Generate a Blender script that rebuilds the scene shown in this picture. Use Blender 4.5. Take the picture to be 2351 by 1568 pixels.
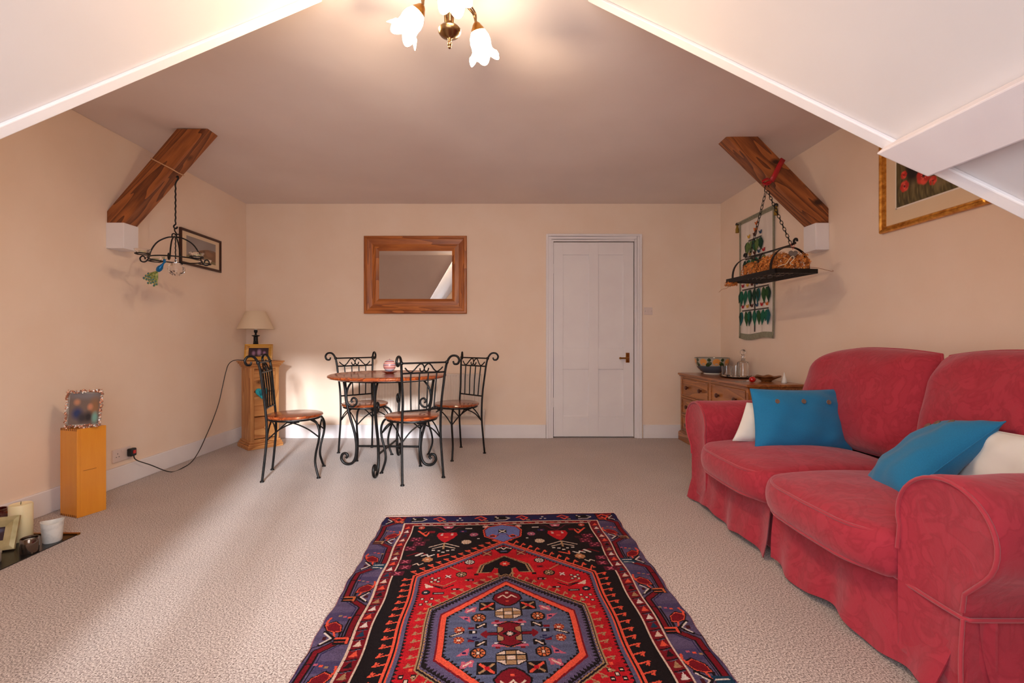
import bpy, math, random
import numpy as np
from mathutils import Vector, Matrix, Euler

for o in list(bpy.data.objects): bpy.data.objects.remove(o)
S = bpy.context.scene
COL = S.collection
PI = math.pi
random.seed(7); NP = np.random.RandomState(7)

# ------------------------------------------------------------------ camera, world, light, exposure
cam_d = bpy.data.cameras.new('camera'); cam = bpy.data.objects.new('camera', cam_d); COL.objects.link(cam)
cam.location = (0, 0, 0.98); cam.rotation_euler = (PI/2, 0, 0)
cam_d.sensor_width = 36; cam_d.lens = 1050/2351*36; cam_d.shift_x = 25.5/2351; cam_d.clip_start = 0.02
S.camera = cam
S.view_settings.view_transform = 'Standard'; S.view_settings.look = 'None'
S.view_settings.gamma = 1; S.view_settings.use_curve_mapping = False
S.view_settings.exposure = 0.16
W = bpy.data.worlds.new('sky'); S.world = W; W.use_nodes = True
W.node_tree.nodes['Background'].inputs[0].default_value = (0.80, 0.90, 1.0, 1)
W.node_tree.nodes['Background'].inputs[1].default_value = 2.0

def light(name, kind, loc, energy, color, rot=(0, 0, 0), **kw):
    d = bpy.data.lights.new(name, kind); d.energy = energy; d.color = color
    for k, v in kw.items(): setattr(d, k, v)
    o = bpy.data.objects.new(name, d); COL.objects.link(o); o.location = loc; o.rotation_euler = rot
    return o
# low hazy sun through the window behind the camera
sun = light('sun', 'SUN', (1, -4, 2), 5.6, (0.93, 0.96, 1.0), angle=math.radians(5.0))
sd = Vector((-0.245, 1.0, -0.236)); sun.rotation_euler = sd.to_track_quat('-Z', 'Y').to_euler()
# daylight from the window in the gable end
light('window_daylight', 'AREA', (-0.28, -0.13, 1.08), 29, (0.88, 0.94, 1.0), (PI/2-.50, 0, 0), shape='RECTANGLE', size=1.5, size_y=1.55)

# ------------------------------------------------------------------ mesh helpers
class MB:
    def __init__(s): s.v = []; s.f = []
    def add(s, vs, fs):
        n = len(s.v); s.v += [tuple(p) for p in vs]; s.f += [tuple(i+n for i in f) for f in fs]; return s
    def box(s, x0, x1, y0, y1, z0, z1):
        return s.add([(x0,y0,z0),(x1,y0,z0),(x1,y1,z0),(x0,y1,z0),(x0,y0,z1),(x1,y0,z1),(x1,y1,z1),(x0,y1,z1)],
                     [(0,3,2,1),(4,5,6,7),(0,1,5,4),(1,2,6,5),(2,3,7,6),(3,0,4,7)])
    def slab(s, pts, off):
        n = len(pts); off = Vector(off)
        v = [Vector(p) for p in pts]+[Vector(p)+off for p in pts]
        f = [tuple(range(n)), tuple(range(2*n-1, n-1, -1))]+[(i, i+n, (i+1) % n+n, (i+1) % n) for i in range(n)]
        return s.add(v, f)
    def prism(s, prof, axis, a, b):        # profile (u,v) extruded along axis
        def P(u, v, w): return {'x': (w,u,v), 'y': (u,w,v), 'z': (u,v,w)}[axis]
        off = Vector(P(0,0,b))-Vector(P(0,0,a))
        return s.slab([P(u, v, a) for u, v in prof], off)
    def tube(s, pts, r, n=8, closed=False, flat=None, cap=True):
        pts = [Vector(p) for p in pts]; m = len(pts)
        rs = r if isinstance(r, (list, tuple)) else [r]*m
        tan = []
        for i in range(m):
            a = pts[(i-1) % m] if (closed or i > 0) else pts[i]
            b = pts[(i+1) % m] if (closed or i < m-1) else pts[i]
            t = (b-a); tan.append(t.normalized() if t.length > 1e-9 else Vector((0,0,1)))
        up = Vector((0,0,1)) if abs(tan[0].z) < .9 else Vector((1,0,0))
        nrm = (up-tan[0]*up.dot(tan[0])).normalized(); vs = []
        for i in range(m):
            nrm = nrm-tan[i]*nrm.dot(tan[i])
            if nrm.length < 1e-6: nrm = tan[i].orthogonal()
            nrm.normalize(); bn = tan[i].cross(nrm)
            for k in range(n):
                a = 2*PI*k/n+PI/n
                vs.append(pts[i]+nrm*math.cos(a)*rs[i]*(flat or 1)+bn*math.sin(a)*rs[i])
        fs = []
        for i in range(m if closed else m-1):
            j = (i+1) % m
            for k in range(n):
                fs.append((i*n+k, i*n+(k+1) % n, j*n+(k+1) % n, j*n+k))
        if not closed and cap:
            fs.append(tuple(range(n-1, -1, -1))); fs.append(tuple((m-1)*n+k for k in range(n)))
        return s.add(vs, fs)
    def lathe(s, prof, c=(0,0,0), n=24, mod=None, M=None):
        vs = []; fs = []; m = len(prof)
        for i, (r, z) in enumerate(prof):
            for k in range(n):
                a = 2*PI*k/n; rr, zz = (r, z) if mod is None else mod(i, a, r, z)
                p = Vector((rr*math.cos(a), rr*math.sin(a), zz))
                if M is not None: p = M @ p
                vs.append(p+Vector(c))
        for i in range(m-1):
            for k in range(n):
                fs.append((i*n+k, i*n+(k+1) % n, (i+1)*n+(k+1) % n, (i+1)*n+k))
        if prof[0][0] > 1e-6: fs.append(tuple(range(n-1, -1, -1)))
        if prof[-1][0] > 1e-6: fs.append(tuple((m-1)*n+k for k in range(n)))
        return s.add(vs, fs)
    def ball(s, c, r, sx=1, sy=1, sz=1, n=14, M=None):
        m = n//2+1; prof = []
        vs = []; fs = []
        for i in range(m+1):
            t = PI*i/m
            for k in range(n):
                a = 2*PI*k/n
                p = Vector((r*sx*math.sin(t)*math.cos(a), r*sy*math.sin(t)*math.sin(a), r*sz*math.cos(t)))
                if M is not None: p = M @ p
                vs.append(p+Vector(c))
        for i in range(m):
            for k in range(n):
                fs.append((i*n+k, (i+1)*n+k, (i+1)*n+(k+1) % n, i*n+(k+1) % n))
        return s.add(vs, fs)
    def mesh(s, name, smooth=None):
        me = bpy.data.meshes.new(name); me.from_pydata(s.v, [], s.f); me.validate(); me.update()
        import bmesh
        bm = bmesh.new(); bm.from_mesh(me); bmesh.ops.remove_doubles(bm, verts=bm.verts, dist=1e-6)
        bmesh.ops.recalc_face_normals(bm, faces=bm.faces); bm.to_mesh(me); bm.free()
        if smooth:
            me.polygons.foreach_set('use_smooth', [True]*len(me.polygons)); me.set_sharp_from_angle(angle=math.radians(smooth))
        return me
def B(*a): return MB().box(*a)
def cr(pts, k=6, closed=False):            # Catmull-Rom through the points
    P = [Vector(p) for p in pts]; n = len(P); out = []
    for i in range(n if closed else n-1):
        p1, p2 = P[i], P[(i+1) % n]
        p0 = P[(i-1) % n] if (closed or i > 0) else p1*2-p2
        p3 = P[(i+2) % n] if (closed or i+2 < n) else p2*2-p1
        for j in range(k):
            t = j/k
            out.append(((p1*2)+(p2-p0)*t+(p0*2-p1*5+p2*4-p3)*t*t+(-p0+p1*3-p2*3+p3)*t**3)*.5)
    if not closed: out.append(P[-1])
    return out

# ------------------------------------------------------------------ objects
def tag(o, label=None, cat=None, group=None, kind=None):
    if label: o['label'] = label
    if cat: o['category'] = cat
    if group: o['group'] = group
    if kind: o['kind'] = kind
    return o
def thing(name, label, cat, loc=(0,0,0), rz=0, group=None, rot=None):
    o = bpy.data.objects.new(name, None); COL.objects.link(o); o.location = loc
    o.rotation_euler = rot if rot else (0,0,rz); o.empty_display_size = .05
    return tag(o, label, cat, group)
def part(name, mb, mat, parent=None, smooth=None, world=False, loc=None, rot=None, bevel=0, label=None, kind=None, seg=2):
    me = mb if isinstance(mb, bpy.types.Mesh) else mb.mesh(name, smooth)
    if mat and not me.materials: me.materials.append(mat)
    o = bpy.data.objects.new(name, me); COL.objects.link(o)
    if parent:
        o.parent = parent
        if world:
            M = Matrix.LocRotScale(parent.location, parent.rotation_euler, None)
            if parent.parent: M = Matrix.LocRotScale(parent.parent.location, parent.parent.rotation_euler, None) @ M
            o.matrix_local = M.inverted()
    if loc: o.location = loc
    if rot: o.rotation_euler = rot
    if bevel:
        m = o.modifiers.new('bevel', 'BEVEL'); m.width = bevel; m.segments = seg; m.limit_method = 'ANGLE'; m.angle_limit = math.radians(40)
    if label: o['label'] = label
    if kind: o['kind'] = kind
    return o
def struct(name, mb, mat, parent=None, **kw):
    o = part(name, mb, mat, parent, **kw)
    if not parent: o['kind'] = 'structure'
    return o
def copy_tree(o, parent=None, loc=None, rz=None, **tags):
    c = o.copy(); COL.objects.link(c)
    if parent: c.parent = parent
    for ch in list(o.children): copy_tree(ch, c)
    if loc: c.location = loc
    if rz is not None: c.rotation_euler = (0,0,rz)
    for k, v in tags.items(): c[k] = v
    return c

# ------------------------------------------------------------------ materials
def srgb(r, g, b):
    f = lambda c: (c/255/12.92) if c/255 <= .04045 else ((c/255+.055)/1.055)**2.4
    return (f(r), f(g), f(b), 1)
MATS = {}
def mat(name, col, rough=.6, metal=0, **kw):
    m = bpy.data.materials.new(name); m.use_nodes = True; nt = m.node_tree; b = nt.nodes['Principled BSDF']
    b.inputs['Base Color'].default_value = srgb(*col) if max(col) > 1 else (*col, 1)
    b.inputs['Roughness'].default_value = rough; b.inputs['Metallic'].default_value = metal
    for k, v in kw.items(): b.inputs[k.replace('_', ' ')].default_value = v
    MATS[name] = m; return m
def nn(nt, t, **kw):
    n = nt.nodes.new(t)
    for k, v in kw.items():
        if k in n.inputs: n.inputs[k].default_value = v
        else: setattr(n, k, v)
    return n
def noise_mat(name, c1, c2, scale=20, rough=.7, bump=.1, dist=.01, detail=4, stretch=(1,1,1), lo=.35, hi=.65, coord='Object', metal=0, bscale=None, c3=None, **kw):
    m = mat(name, c1, rough, metal, **kw); nt = m.node_tree; b = nt.nodes['Principled BSDF']; L = nt.links.new
    tc = nn(nt, 'ShaderNodeTexCoord'); mp = nn(nt, 'ShaderNodeMapping'); mp.inputs['Scale'].default_value = stretch
    L(tc.outputs[coord], mp.inputs['Vector'])
    n = nn(nt, 'ShaderNodeTexNoise', Scale=scale, Detail=detail); L(mp.outputs[0], n.inputs['Vector'])
    r = nn(nt, 'ShaderNodeValToRGB'); L(n.outputs['Fac'], r.inputs['Fac'])
    r.color_ramp.elements[0].position = lo; r.color_ramp.elements[1].position = hi
    r.color_ramp.elements[0].color = srgb(*c1); r.color_ramp.elements[1].color = srgb(*c2)
    if c3:
        e = r.color_ramp.elements.new((lo+hi)/2); e.color = srgb(*c3)
    L(r.outputs[0], b.inputs['Base Color'])
    if bump:
        n2 = n
        if bscale:
            n2 = nn(nt, 'ShaderNodeTexNoise', Scale=bscale, Detail=3); L(mp.outputs[0], n2.inputs['Vector'])
        bp = nn(nt, 'ShaderNodeBump', Strength=bump, Distance=dist); L(n2.outputs['Fac'], bp.inputs['Height']); L(bp.outputs[0], b.inputs['Normal'])
    return m
def wood(name, dark, light_, axis='z', scale=14, rough=.45, bump=.05, knots=False, coat=0, ring=9, rot=None):
    m = mat(name, light_, rough); nt = m.node_tree; b = nt.nodes['Principled BSDF']; L = nt.links.new
    b.inputs['Coat Weight'].default_value = coat; b.inputs['Coat Roughness'].default_value = .12
    tc = nn(nt, 'ShaderNodeTexCoord'); mp = nn(nt, 'ShaderNodeMapping')
    st = {'x': (.12,1,1), 'y': (1,.12,1), 'z': (1,1,.12)}[axis]
    mp.inputs['Scale'].default_value = st; L(tc.outputs['Object'], mp.inputs['Vector'])
    n1 = nn(nt, 'ShaderNodeTexNoise', Scale=scale*.5, Detail=2, Distortion=.6); L(mp.outputs[0], n1.inputs['Vector'])
    mul = nn(nt, 'ShaderNodeMath', operation='MULTIPLY'); mul.inputs[1].default_value = ring; L(n1.outputs['Fac'], mul.inputs[0])
    fr = nn(nt, 'ShaderNodeMath', operation='FRACT'); L(mul.outputs[0], fr.inputs[0])
    n2 = nn(nt, 'ShaderNodeTexNoise', Scale=scale*8, Detail=3); L(mp.outputs[0], n2.inputs['Vector'])
    ad = nn(nt, 'ShaderNodeMath', operation='MULTIPLY_ADD'); ad.inputs[1].default_value = .55; L(fr.outputs[0], ad.inputs[0])
    m2 = nn(nt, 'ShaderNodeMath', operation='MULTIPLY'); m2.inputs[1].default_value = .45; L(n2.outputs['Fac'], m2.inputs[0]); L(m2.outputs[0], ad.inputs[2])
    r = nn(nt, 'ShaderNodeValToRGB'); L(ad.outputs[0], r.inputs['Fac'])
    r.color_ramp.elements[0].position = .15; r.color_ramp.elements[1].position = .8
    r.color_ramp.elements[0].color = srgb(*light_); r.color_ramp.elements[1].color = srgb(*dark)
    out = r.outputs[0]
    if rot is not None:
        vr = nn(nt, 'ShaderNodeVectorRotate', rotation_type='Y_AXIS'); vr.inputs['Angle'].default_value = rot; L(tc.outputs['Object'], vr.inputs['Vector']); L(vr.outputs[0], mp.inputs['Vector'])
    if knots:
        v = nn(nt, 'ShaderNodeTexVoronoi', Scale=knots); mp2 = nn(nt, 'ShaderNodeMapping'); mp2.inputs['Scale'].default_value = {'x': (.6,1,1), 'y': (1,.6,1), 'z': (1,1,.6)}[axis]
        L(tc.outputs['Object'], mp2.inputs['Vector']); L(mp2.outputs[0], v.inputs['Vector'])
        r2 = nn(nt, 'ShaderNodeValToRGB'); L(v.outputs['Distance'], r2.inputs['Fac'])
        r2.color_ramp.elements[0].position = .06; r2.color_ramp.elements[1].position = .16
        mx = nn(nt, 'ShaderNodeMix', data_type='RGBA'); L(r2.outputs[0], mx.inputs[0]); L(out, mx.inputs[7])
        mx.inputs[6].default_value = tuple(c*.35 for c in srgb(*dark)[:3])+(1,)
        out = mx.outputs[2]
    L(out, b.inputs['Base Color'])
    bp = nn(nt, 'ShaderNodeBump', Strength=bump*4, Distance=.002); L(ad.outputs[0], bp.inputs['Height']); L(bp.outputs[0], b.inputs['Normal'])
    return m
def vcol_mat(name, rough=.8, bump=0, bscale=400, **kw):
    m = mat(name, (128,128,128), rough, **kw); nt = m.node_tree; b = nt.nodes['Principled BSDF']; L = nt.links.new
    a = nn(nt, 'ShaderNodeAttribute', attribute_name='paint')
    if bump:
        tc = nn(nt, 'ShaderNodeTexCoord'); n = nn(nt, 'ShaderNodeTexNoise', Scale=bscale, Detail=2); L(tc.outputs['Object'], n.inputs['Vector'])
        bp = nn(nt, 'ShaderNodeBump', Strength=bump, Distance=.004); L(n.outputs['Fac'], bp.inputs['Height']); L(bp.outputs[0], b.inputs['Normal'])
        mr = nn(nt, 'ShaderNodeMapRange'); mr.inputs[1].default_value = .3; mr.inputs[2].default_value = .7; mr.inputs[3].default_value = .72; mr.inputs[4].default_value = 1.25
        L(n.outputs['Fac'], mr.inputs[0])
        mx = nn(nt, 'ShaderNodeVectorMath', operation='SCALE'); L(a.outputs['Color'], mx.inputs[0]); L(mr.outputs[0], mx.inputs['Scale']); L(mx.outputs[0], b.inputs['Base Color'])
    else: L(a.outputs['Color'], b.inputs['Base Color'])
    return m
def glass(name, col=(.95,.97,.97), rough=.02, ior=1.45):
    return mat(name, col, rough, Transmission_Weight=1.0, IOR=ior)

M_wall = noise_mat('cream_wall_paint', (241,217,196), (244,222,203), scale=3, rough=.85, bump=.12, bscale=60, dist=.003)
M_white = noise_mat('white_gloss_paint', (236,230,232), (240,235,236), scale=4, rough=.45, bump=.05, bscale=40, dist=.002)
M_slope = noise_mat('white_slope_paint', (210,202,201), (216,208,207), scale=2, rough=.7, bump=.15, bscale=25, dist=.003)
M_purlin = noise_mat('purlin_paint', (214,203,205), (220,210,211), scale=6, rough=.6, bump=.25, bscale=18, dist=.003)
M_ceil = noise_mat('taupe_white_ceiling_plaster', (234,220,214), (240,227,221), scale=1.5, rough=.9, bump=.35, bscale=2.5, dist=.03)
M_beam = wood('old_pine_beam_wood', (92,44,18), (176,102,50), 'x', scale=13, knots=5, rough=.5, ring=10, bump=.1, rot=.86)
M_beam2 = wood('old_pine_beam_wood_right', (92,44,18), (176,102,50), 'x', scale=13, knots=5, rough=.5, ring=10, bump=.1, rot=-.79)
M_iron = noise_mat('black_wrought_iron', (15,14,15), (29,27,27), scale=60, rough=.42, bump=.2, dist=.001, metal=.5)
M_seat = wood('varnished_seat_wood', (110,42,16), (176,84,36), 'y', scale=16, rough=.25, coat=.6)
M_oak = wood('honey_oak_frame', (140,72,26), (200,118,52), 'x', scale=12, rough=.4)
M_oakv = wood('honey_oak_frame_upright', (140,72,26), (200,118,52), 'z', scale=12, rough=.4)
M_pine = wood('waxed_pine', (176,112,58), (218,160,98), 'z', scale=10, rough=.45, knots=5)
M_pineh = wood('waxed_pine_drawer', (172,106,54), (216,156,94), 'x', scale=10, rough=.45, knots=6)
M_orange = wood('orange_varnished_wood', (222,134,34), (238,162,52), 'z', scale=5, rough=.35, coat=.3, ring=3)
M_orange_end = mat('dark_joint_wood', (120,62,18), .5)
M_dresser = wood('antique_pine_drawers', (142,80,36), (198,128,68), 'y', scale=10, rough=.38, coat=.3)
M_dresser_t = wood('antique_pine_top', (130,70,30), (182,112,58), 'y', scale=9, rough=.3, coat=.4)
M_knob = mat('dark_turned_wood', (84,36,18), .3, Coat_Weight=.5)
M_brass = mat('brass', (168,118,58), .28, 1.0)
M_abrass = mat('antique_brass', (150,116,78), .25, 1.0)
M_gold = noise_mat('gilded_moulding', (190,124,46), (240,180,84), scale=40, rough=.32, bump=.15, dist=.001, metal=.75)
M_dkframe = mat('dark_brown_frame', (62,30,20), .35)
M_mount = mat('cream_mount_board', (232,208,176), .8)
M_mirror = mat('mirror_silver', (225,225,225), .01, 1.0)
M_sofa = None
M_black = mat('black_slate', (28,26,26), .25)
M_blackp = mat('black_plastic', (18,18,19), .35)
M_redp = mat('red_switch', (200,30,24), .35)
M_candle = mat('ivory_wax', (238,222,180), .45, Subsurface_Weight=.3)
M_candle.node_tree.nodes['Principled BSDF'].inputs['Subsurface Radius'].default_value = (.02,.01,.005)
M_potw = noise_mat('white_crackled_ceramic', (232,230,226), (206,204,202), scale=30, rough=.5, bump=.4, dist=.002, lo=.45, hi=.75)
M_potr = mat('dark_oxblood_glaze', (70,16,12), .15, Coat_Weight=.6)
M_smoke = mat('smoky_mirrored_glass', (120,105,95), .12, .9)
M_silver = noise_mat('silvered_box', (196,190,182), (150,146,140), scale=40, rough=.35, metal=.4)
M_champ = noise_mat('champagne_shell_tiles', (168,154,108), (204,192,150), scale=14, rough=.3, metal=.4, bump=.05)
M_shade = mat('cream_linen_lampshade', (226,204,176), .85)
M_rad = mat('white_radiator_enamel', (226,212,200), .4)
M_chrome = mat('chrome', (200,200,200), .15, 1.0)
M_glass = glass('clear_glass')
M_crystal = glass('cut_crystal', (1,1,1), ior=1.38)
M_turq = noise_mat('turquoise_wood', (16,140,156), (40,170,184), scale=30, rough=.5)
M_switch = mat('white_plastic', (226,206,198), .4)
M_darkslot = mat('socket_slot', (30,26,26), .6)
M_rope = mat('cream_string', (206,160,120), .8)
M_ribbon = mat('red_satin_ribbon', (176,24,34), .45)
M_shadeglass = mat('lit_glass_shade', (255,244,226), .3)
_b = M_shadeglass.node_tree.nodes['Principled BSDF']; _b.inputs['Emission Color'].default_value = (1.0, .80, .58, 1); _b.inputs['Emission Strength'].default_value = 18
M_paint = vcol_mat('printed_picture', .35)
M_picglaze = vcol_mat('painting_under_glass', .3)

def fabric_red():
    m = mat('red_damask_slipcover', (176,44,58), .85, Sheen_Weight=.35, Sheen_Roughness=.5); nt = m.node_tree; b = nt.nodes['Principled BSDF']; L = nt.links.new
    b.inputs['Sheen Tint'].default_value = (1,.62,.66,1)
    tc = nn(nt, 'ShaderNodeTexCoord')
    n = nn(nt, 'ShaderNodeTexNoise', Scale=9, Detail=2.5, Distortion=2.4); L(tc.outputs['Object'], n.inputs['Vector'])
    r = nn(nt, 'ShaderNodeValToRGB'); L(n.outputs['Fac'], r.inputs['Fac'])
    e = r.color_ramp.elements; e[0].position = .42; e[1].position = .58; e[0].color = srgb(166,36,54); e[1].color = srgb(172,40,58)
    e.new(.5).color = srgb(156,30,48)
    L(r.outputs[0], b.inputs['Base Color'])
    n2 = nn(nt, 'ShaderNodeTexNoise', Scale=14, Detail=4, Distortion=1.5); L(tc.outputs['Object'], n2.inputs['Vector'])
    n3 = nn(nt, 'ShaderNodeTexNoise', Scale=500, Detail=1); L(tc.outputs['Object'], n3.inputs['Vector'])
    bp = nn(nt, 'ShaderNodeBump', Strength=.45, Distance=.006); L(n2.outputs['Fac'], bp.inputs['Height'])
    bp2 = nn(nt, 'ShaderNodeBump', Strength=.25, Distance=.001); L(n3.outputs['Fac'], bp2.inputs['Height']); L(bp.outputs[0], bp2.inputs['Normal']); L(bp2.outputs[0], b.inputs['Normal'])
    return m
M_sofa = fabric_red()
M_pipe = mat('red_piping', (172,42,58), .8, Sheen_Weight=.3)
M_blue = noise_mat('teal_blue_cotton', (10,112,160), (16,122,172), scale=350, rough=.85, bump=.25, dist=.001, bscale=260, Sheen_Weight=.2)
M_whitec = noise_mat('white_printed_cotton', (226,220,212), (234,228,220), scale=5, rough=.85, bump=.05)
M_button = mat('coconut_button', (120,98,84), .5)
def carpet():
    m = mat('beige_twist_carpet', (170,150,140), .95, Sheen_Weight=.2); nt = m.node_tree; b = nt.nodes['Principled BSDF']; L = nt.links.new
    tc = nn(nt, 'ShaderNodeTexCoord')
    n = nn(nt, 'ShaderNodeTexNoise', Scale=190, Detail=2, Roughness=.8); L(tc.outputs['Object'], n.inputs['Vector'])
    r = nn(nt, 'ShaderNodeValToRGB'); L(n.outputs['Fac'], r.inputs['Fac'])
    e = r.color_ramp.elements; e[0].position = .36; e[1].position = .64; e[0].color = srgb(88,70,62); e[1].color = srgb(228,214,206)
    e.new(.48).color = srgb(170,151,143)
    n2 = nn(nt, 'ShaderNodeTexNoise', Scale=2.2, Detail=2); L(tc.outputs['Object'], n2.inputs['Vector'])
    mr = nn(nt, 'ShaderNodeMapRange'); mr.inputs[1].default_value = .3; mr.inputs[2].default_value = .7; mr.inputs[3].default_value = .93; mr.inputs[4].default_value = 1.05
    L(n2.outputs['Fac'], mr.inputs[0])
    mx = nn(nt, 'ShaderNodeVectorMath', operation='SCALE'); L(r.outputs[0], mx.inputs[0]); L(mr.outputs[0], mx.inputs['Scale']); L(mx.outputs[0], b.inputs['Base Color'])
    bp = nn(nt, 'ShaderNodeBump', Strength=.45, Distance=.003); L(n.outputs['Fac'], bp.inputs['Height']); L(bp.outputs[0], b.inputs['Normal'])
    return m
M_carpet = carpet()

# ------------------------------------------------------------------ the room
XL, XR, YB, YW, ZC = -2.59, 2.235, 4.65, -0.15, 2.38
DX0, DX1 = .53, 1.355                     # door opening
struct('floor', B(XL-.1, XR+.1, YW-.1, YB+.1, -.08, 0), M_carpet)
wb = MB().box(XL-.1, DX0-.01, YB, YB+.12, 0, ZC).box(DX1+.01, XR+.1, YB, YB+.12, 0, ZC).box(DX0-.01, DX1+.01, YB, YB+.12, 2.005, ZC).box(DX0-.01, DX1+.01, YB+.11, YB+.12, 0, 2.005)
struct('wall_back', wb, M_wall)
struct('wall_left', B(XL-.1, XL, .62, YB, 0, ZC), M_wall)
struct('wall_right', B(XR, XR+.1, .62, YB, 0, ZC), M_wall)
# gently uneven plaster ceiling
def ceil_grid(x0, x1, y0, y1, n, m):
    mb = MB(); vs = []; fs = []
    for j in range(m+1):
        for i in range(n+1):
            x = x0+(x1-x0)*i/n; y = y0+(y1-y0)*j/m
            ed = min(1, 6*min(i/n, 1-i/n, j/m, 1-j/m))
            z = ZC-.012*ed*(math.sin(x*2.3+1)*math.cos(y*3.1)+.6*math.sin(x*4.7-y*3))
            vs.append((x,y,z))
    for j in range(m):
        for i in range(n):
            a = j*(n+1)+i; fs.append((a, a+n+1, a+n+2, a+1))
    mb.add(vs, fs); k = len(vs)
    mb.add([(x0,y0,ZC+.06),(x1,y0,ZC+.06),(x1,y1,ZC+.06),(x0,y1,ZC+.06)], [(0,1,2,3)])
    return mb
LV0 = Vector((-.74,1.87,ZC)); LV1 = Vector((-1.98,.63,.72)); RV0 = Vector((.365,1.87,ZC)); RV1 = Vector((1.605,.63,.72))
struct('ceiling', ceil_grid(XL-.05, XR+.05, 1.87, YB+.05, 60, 36), M_ceil, smooth=60)
struct('ceiling_slope_left', MB().slab([(XL-.05,1.87,ZC), LV0, LV1, (XL-.05,.63,.72)], (0,-.04,.03)), M_ceil)
struct('ceiling_slope_right', MB().slab([(XR+.05,1.87,ZC), RV0, RV1, (XR+.05,.63,.72)], (0,-.04,.03)), M_ceil)
struct('ceiling_dormer_left', MB().slab([LV0, LV1, (LV1.x,YW,.72), (LV0.x,YW,ZC)], (-.05,0,.04)), M_slope)
struct('ceiling_dormer_right', MB().slab([RV0, RV1, (RV1.x,YW,.72), (RV0.x,YW,ZC)], (.05,0,.04)), M_slope)
struct('ceiling_dormer_top', B(LV0.x, RV0.x, YW, 1.87, ZC, ZC+.06), M_slope)
struct('wall_knee_left', MB().box(XL-.05, LV1.x, .57, .62, 0, .74).box(LV1.x-.05, LV1.x, YW, .62, 0, .74), M_wall)
struct('wall_knee_right', MB().box(RV1.x, XR+.05, .57, .62, 0, .74).box(RV1.x, RV1.x+.05, YW, .62, 0, .74), M_wall)
# gable wall behind the camera with its window opening
WX0, WX1, WZ0, WZ1 = -1.02, .46, .30, 1.86
wf = MB().box(LV1.x, WX0, YW-.1, YW, 0, .74).box(WX1, RV1.x, YW-.1, YW, 0, .74).box(WX0, WX1, YW-.1, YW, 0, WZ0)
def slx(z, s): return (-.74-(ZC-z)/1.338) if s < 0 else (.365+(ZC-z)/1.338)
wf.slab([(slx(.74,-1),YW,.74),(WX0,YW,.74),(WX0,YW,WZ1),(slx(WZ1,-1),YW,WZ1)], (0,-.1,0))
wf.slab([(WX1,YW,.74),(slx(.74,1),YW,.74),(slx(WZ1,1),YW,WZ1),(WX1,YW,WZ1)], (0,-.1,0))
wf.slab([(slx(WZ1,-1),YW,WZ1),(slx(WZ1,1),YW,WZ1),(.365,YW,ZC),(-.74,YW,ZC)], (0,-.1,0))
struct('wall_front', wf, M_wall)
win = thing('window_1', 'white framed three light window in the gable', 'window', (-.28, YW-.06, WZ0)); del win['category']; del win['label']; win['kind'] = 'structure'
wfm = MB().box(WX0,WX1,YW-.09,YW-.03,WZ0,WZ0+.05).box(WX0,WX1,YW-.09,YW-.03,WZ1-.05,WZ1)
for x in (WX0, WX0+.36, WX0+.50, WX0+.92, WX1-.05): wfm.box(x, x+.05, YW-.09, YW-.03, WZ0+.05, WZ1-.05)
part('window_frame', wfm, M_white, win, world=True)

# white bead along both valleys, and the white purlin on the right slope
def valley_bead(a, b, inw, nrm, name):
    d = (b-a).normalized(); p = inw-(d*inw.dot(d)); p.normalize()
    off = nrm.normalized()*.012; e = d*.0
    struct(name, MB().slab([a-p*.004, b-p*.004, b+p*.030, a+p*.030], off), M_white, bevel=.003)
nl = Vector((1.338,0,-1)).normalized(); nr = Vector((-1.338,0,-1)).normalized()
valley_bead(LV0, LV1, Vector((0,-1,0)), nl, 'trim_1')
valley_bead(RV0, RV1, Vector((0,-1,0)), nr, 'trim_2')
# purlin: runs along Y on the right slope, cut to the line of the valley
sl = Vector((.6,0,-.8)); pn = Vector((-.8,0,-.6)); J = Vector((1.0215,0,1.501))
q = [J+sl*-.0, J+pn*.05, J+pn*.05+sl*.11, J+sl*.11]
ys = [1.2135, 1.198, 1.122, 1.148]
pv = [Vector((a.x, y, a.z)) for a, y in zip(q, ys)]+[Vector((a.x, YW+.001, a.z)) for a in q]
struct('trim_3', MB().add(pv, [(0,1,2,3),(7,6,5,4),(0,4,5,1),(1,5,6,2),(2,6,7,3),(3,7,4,0)]), M_purlin, bevel=.004)

# baseboards
def board(name, mb): struct(name, mb, M_white, bevel=.004)
board('baseboard_back', MB().box(XL, DX0-.075, YB-.018, YB, 0, .135).box(DX1+.09, XR, YB-.018, YB, 0, .135))
board('baseboard_left', B(XL, XL+.018, 2.33, YB-.018, 0, .135))
board('baseboard_right', B(XR-.018, XR, .63, YB-.018, 0, .135))
board('baseboard_left_near', B(XL, XL+.018, .63, 2.31, 0, .135))

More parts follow.
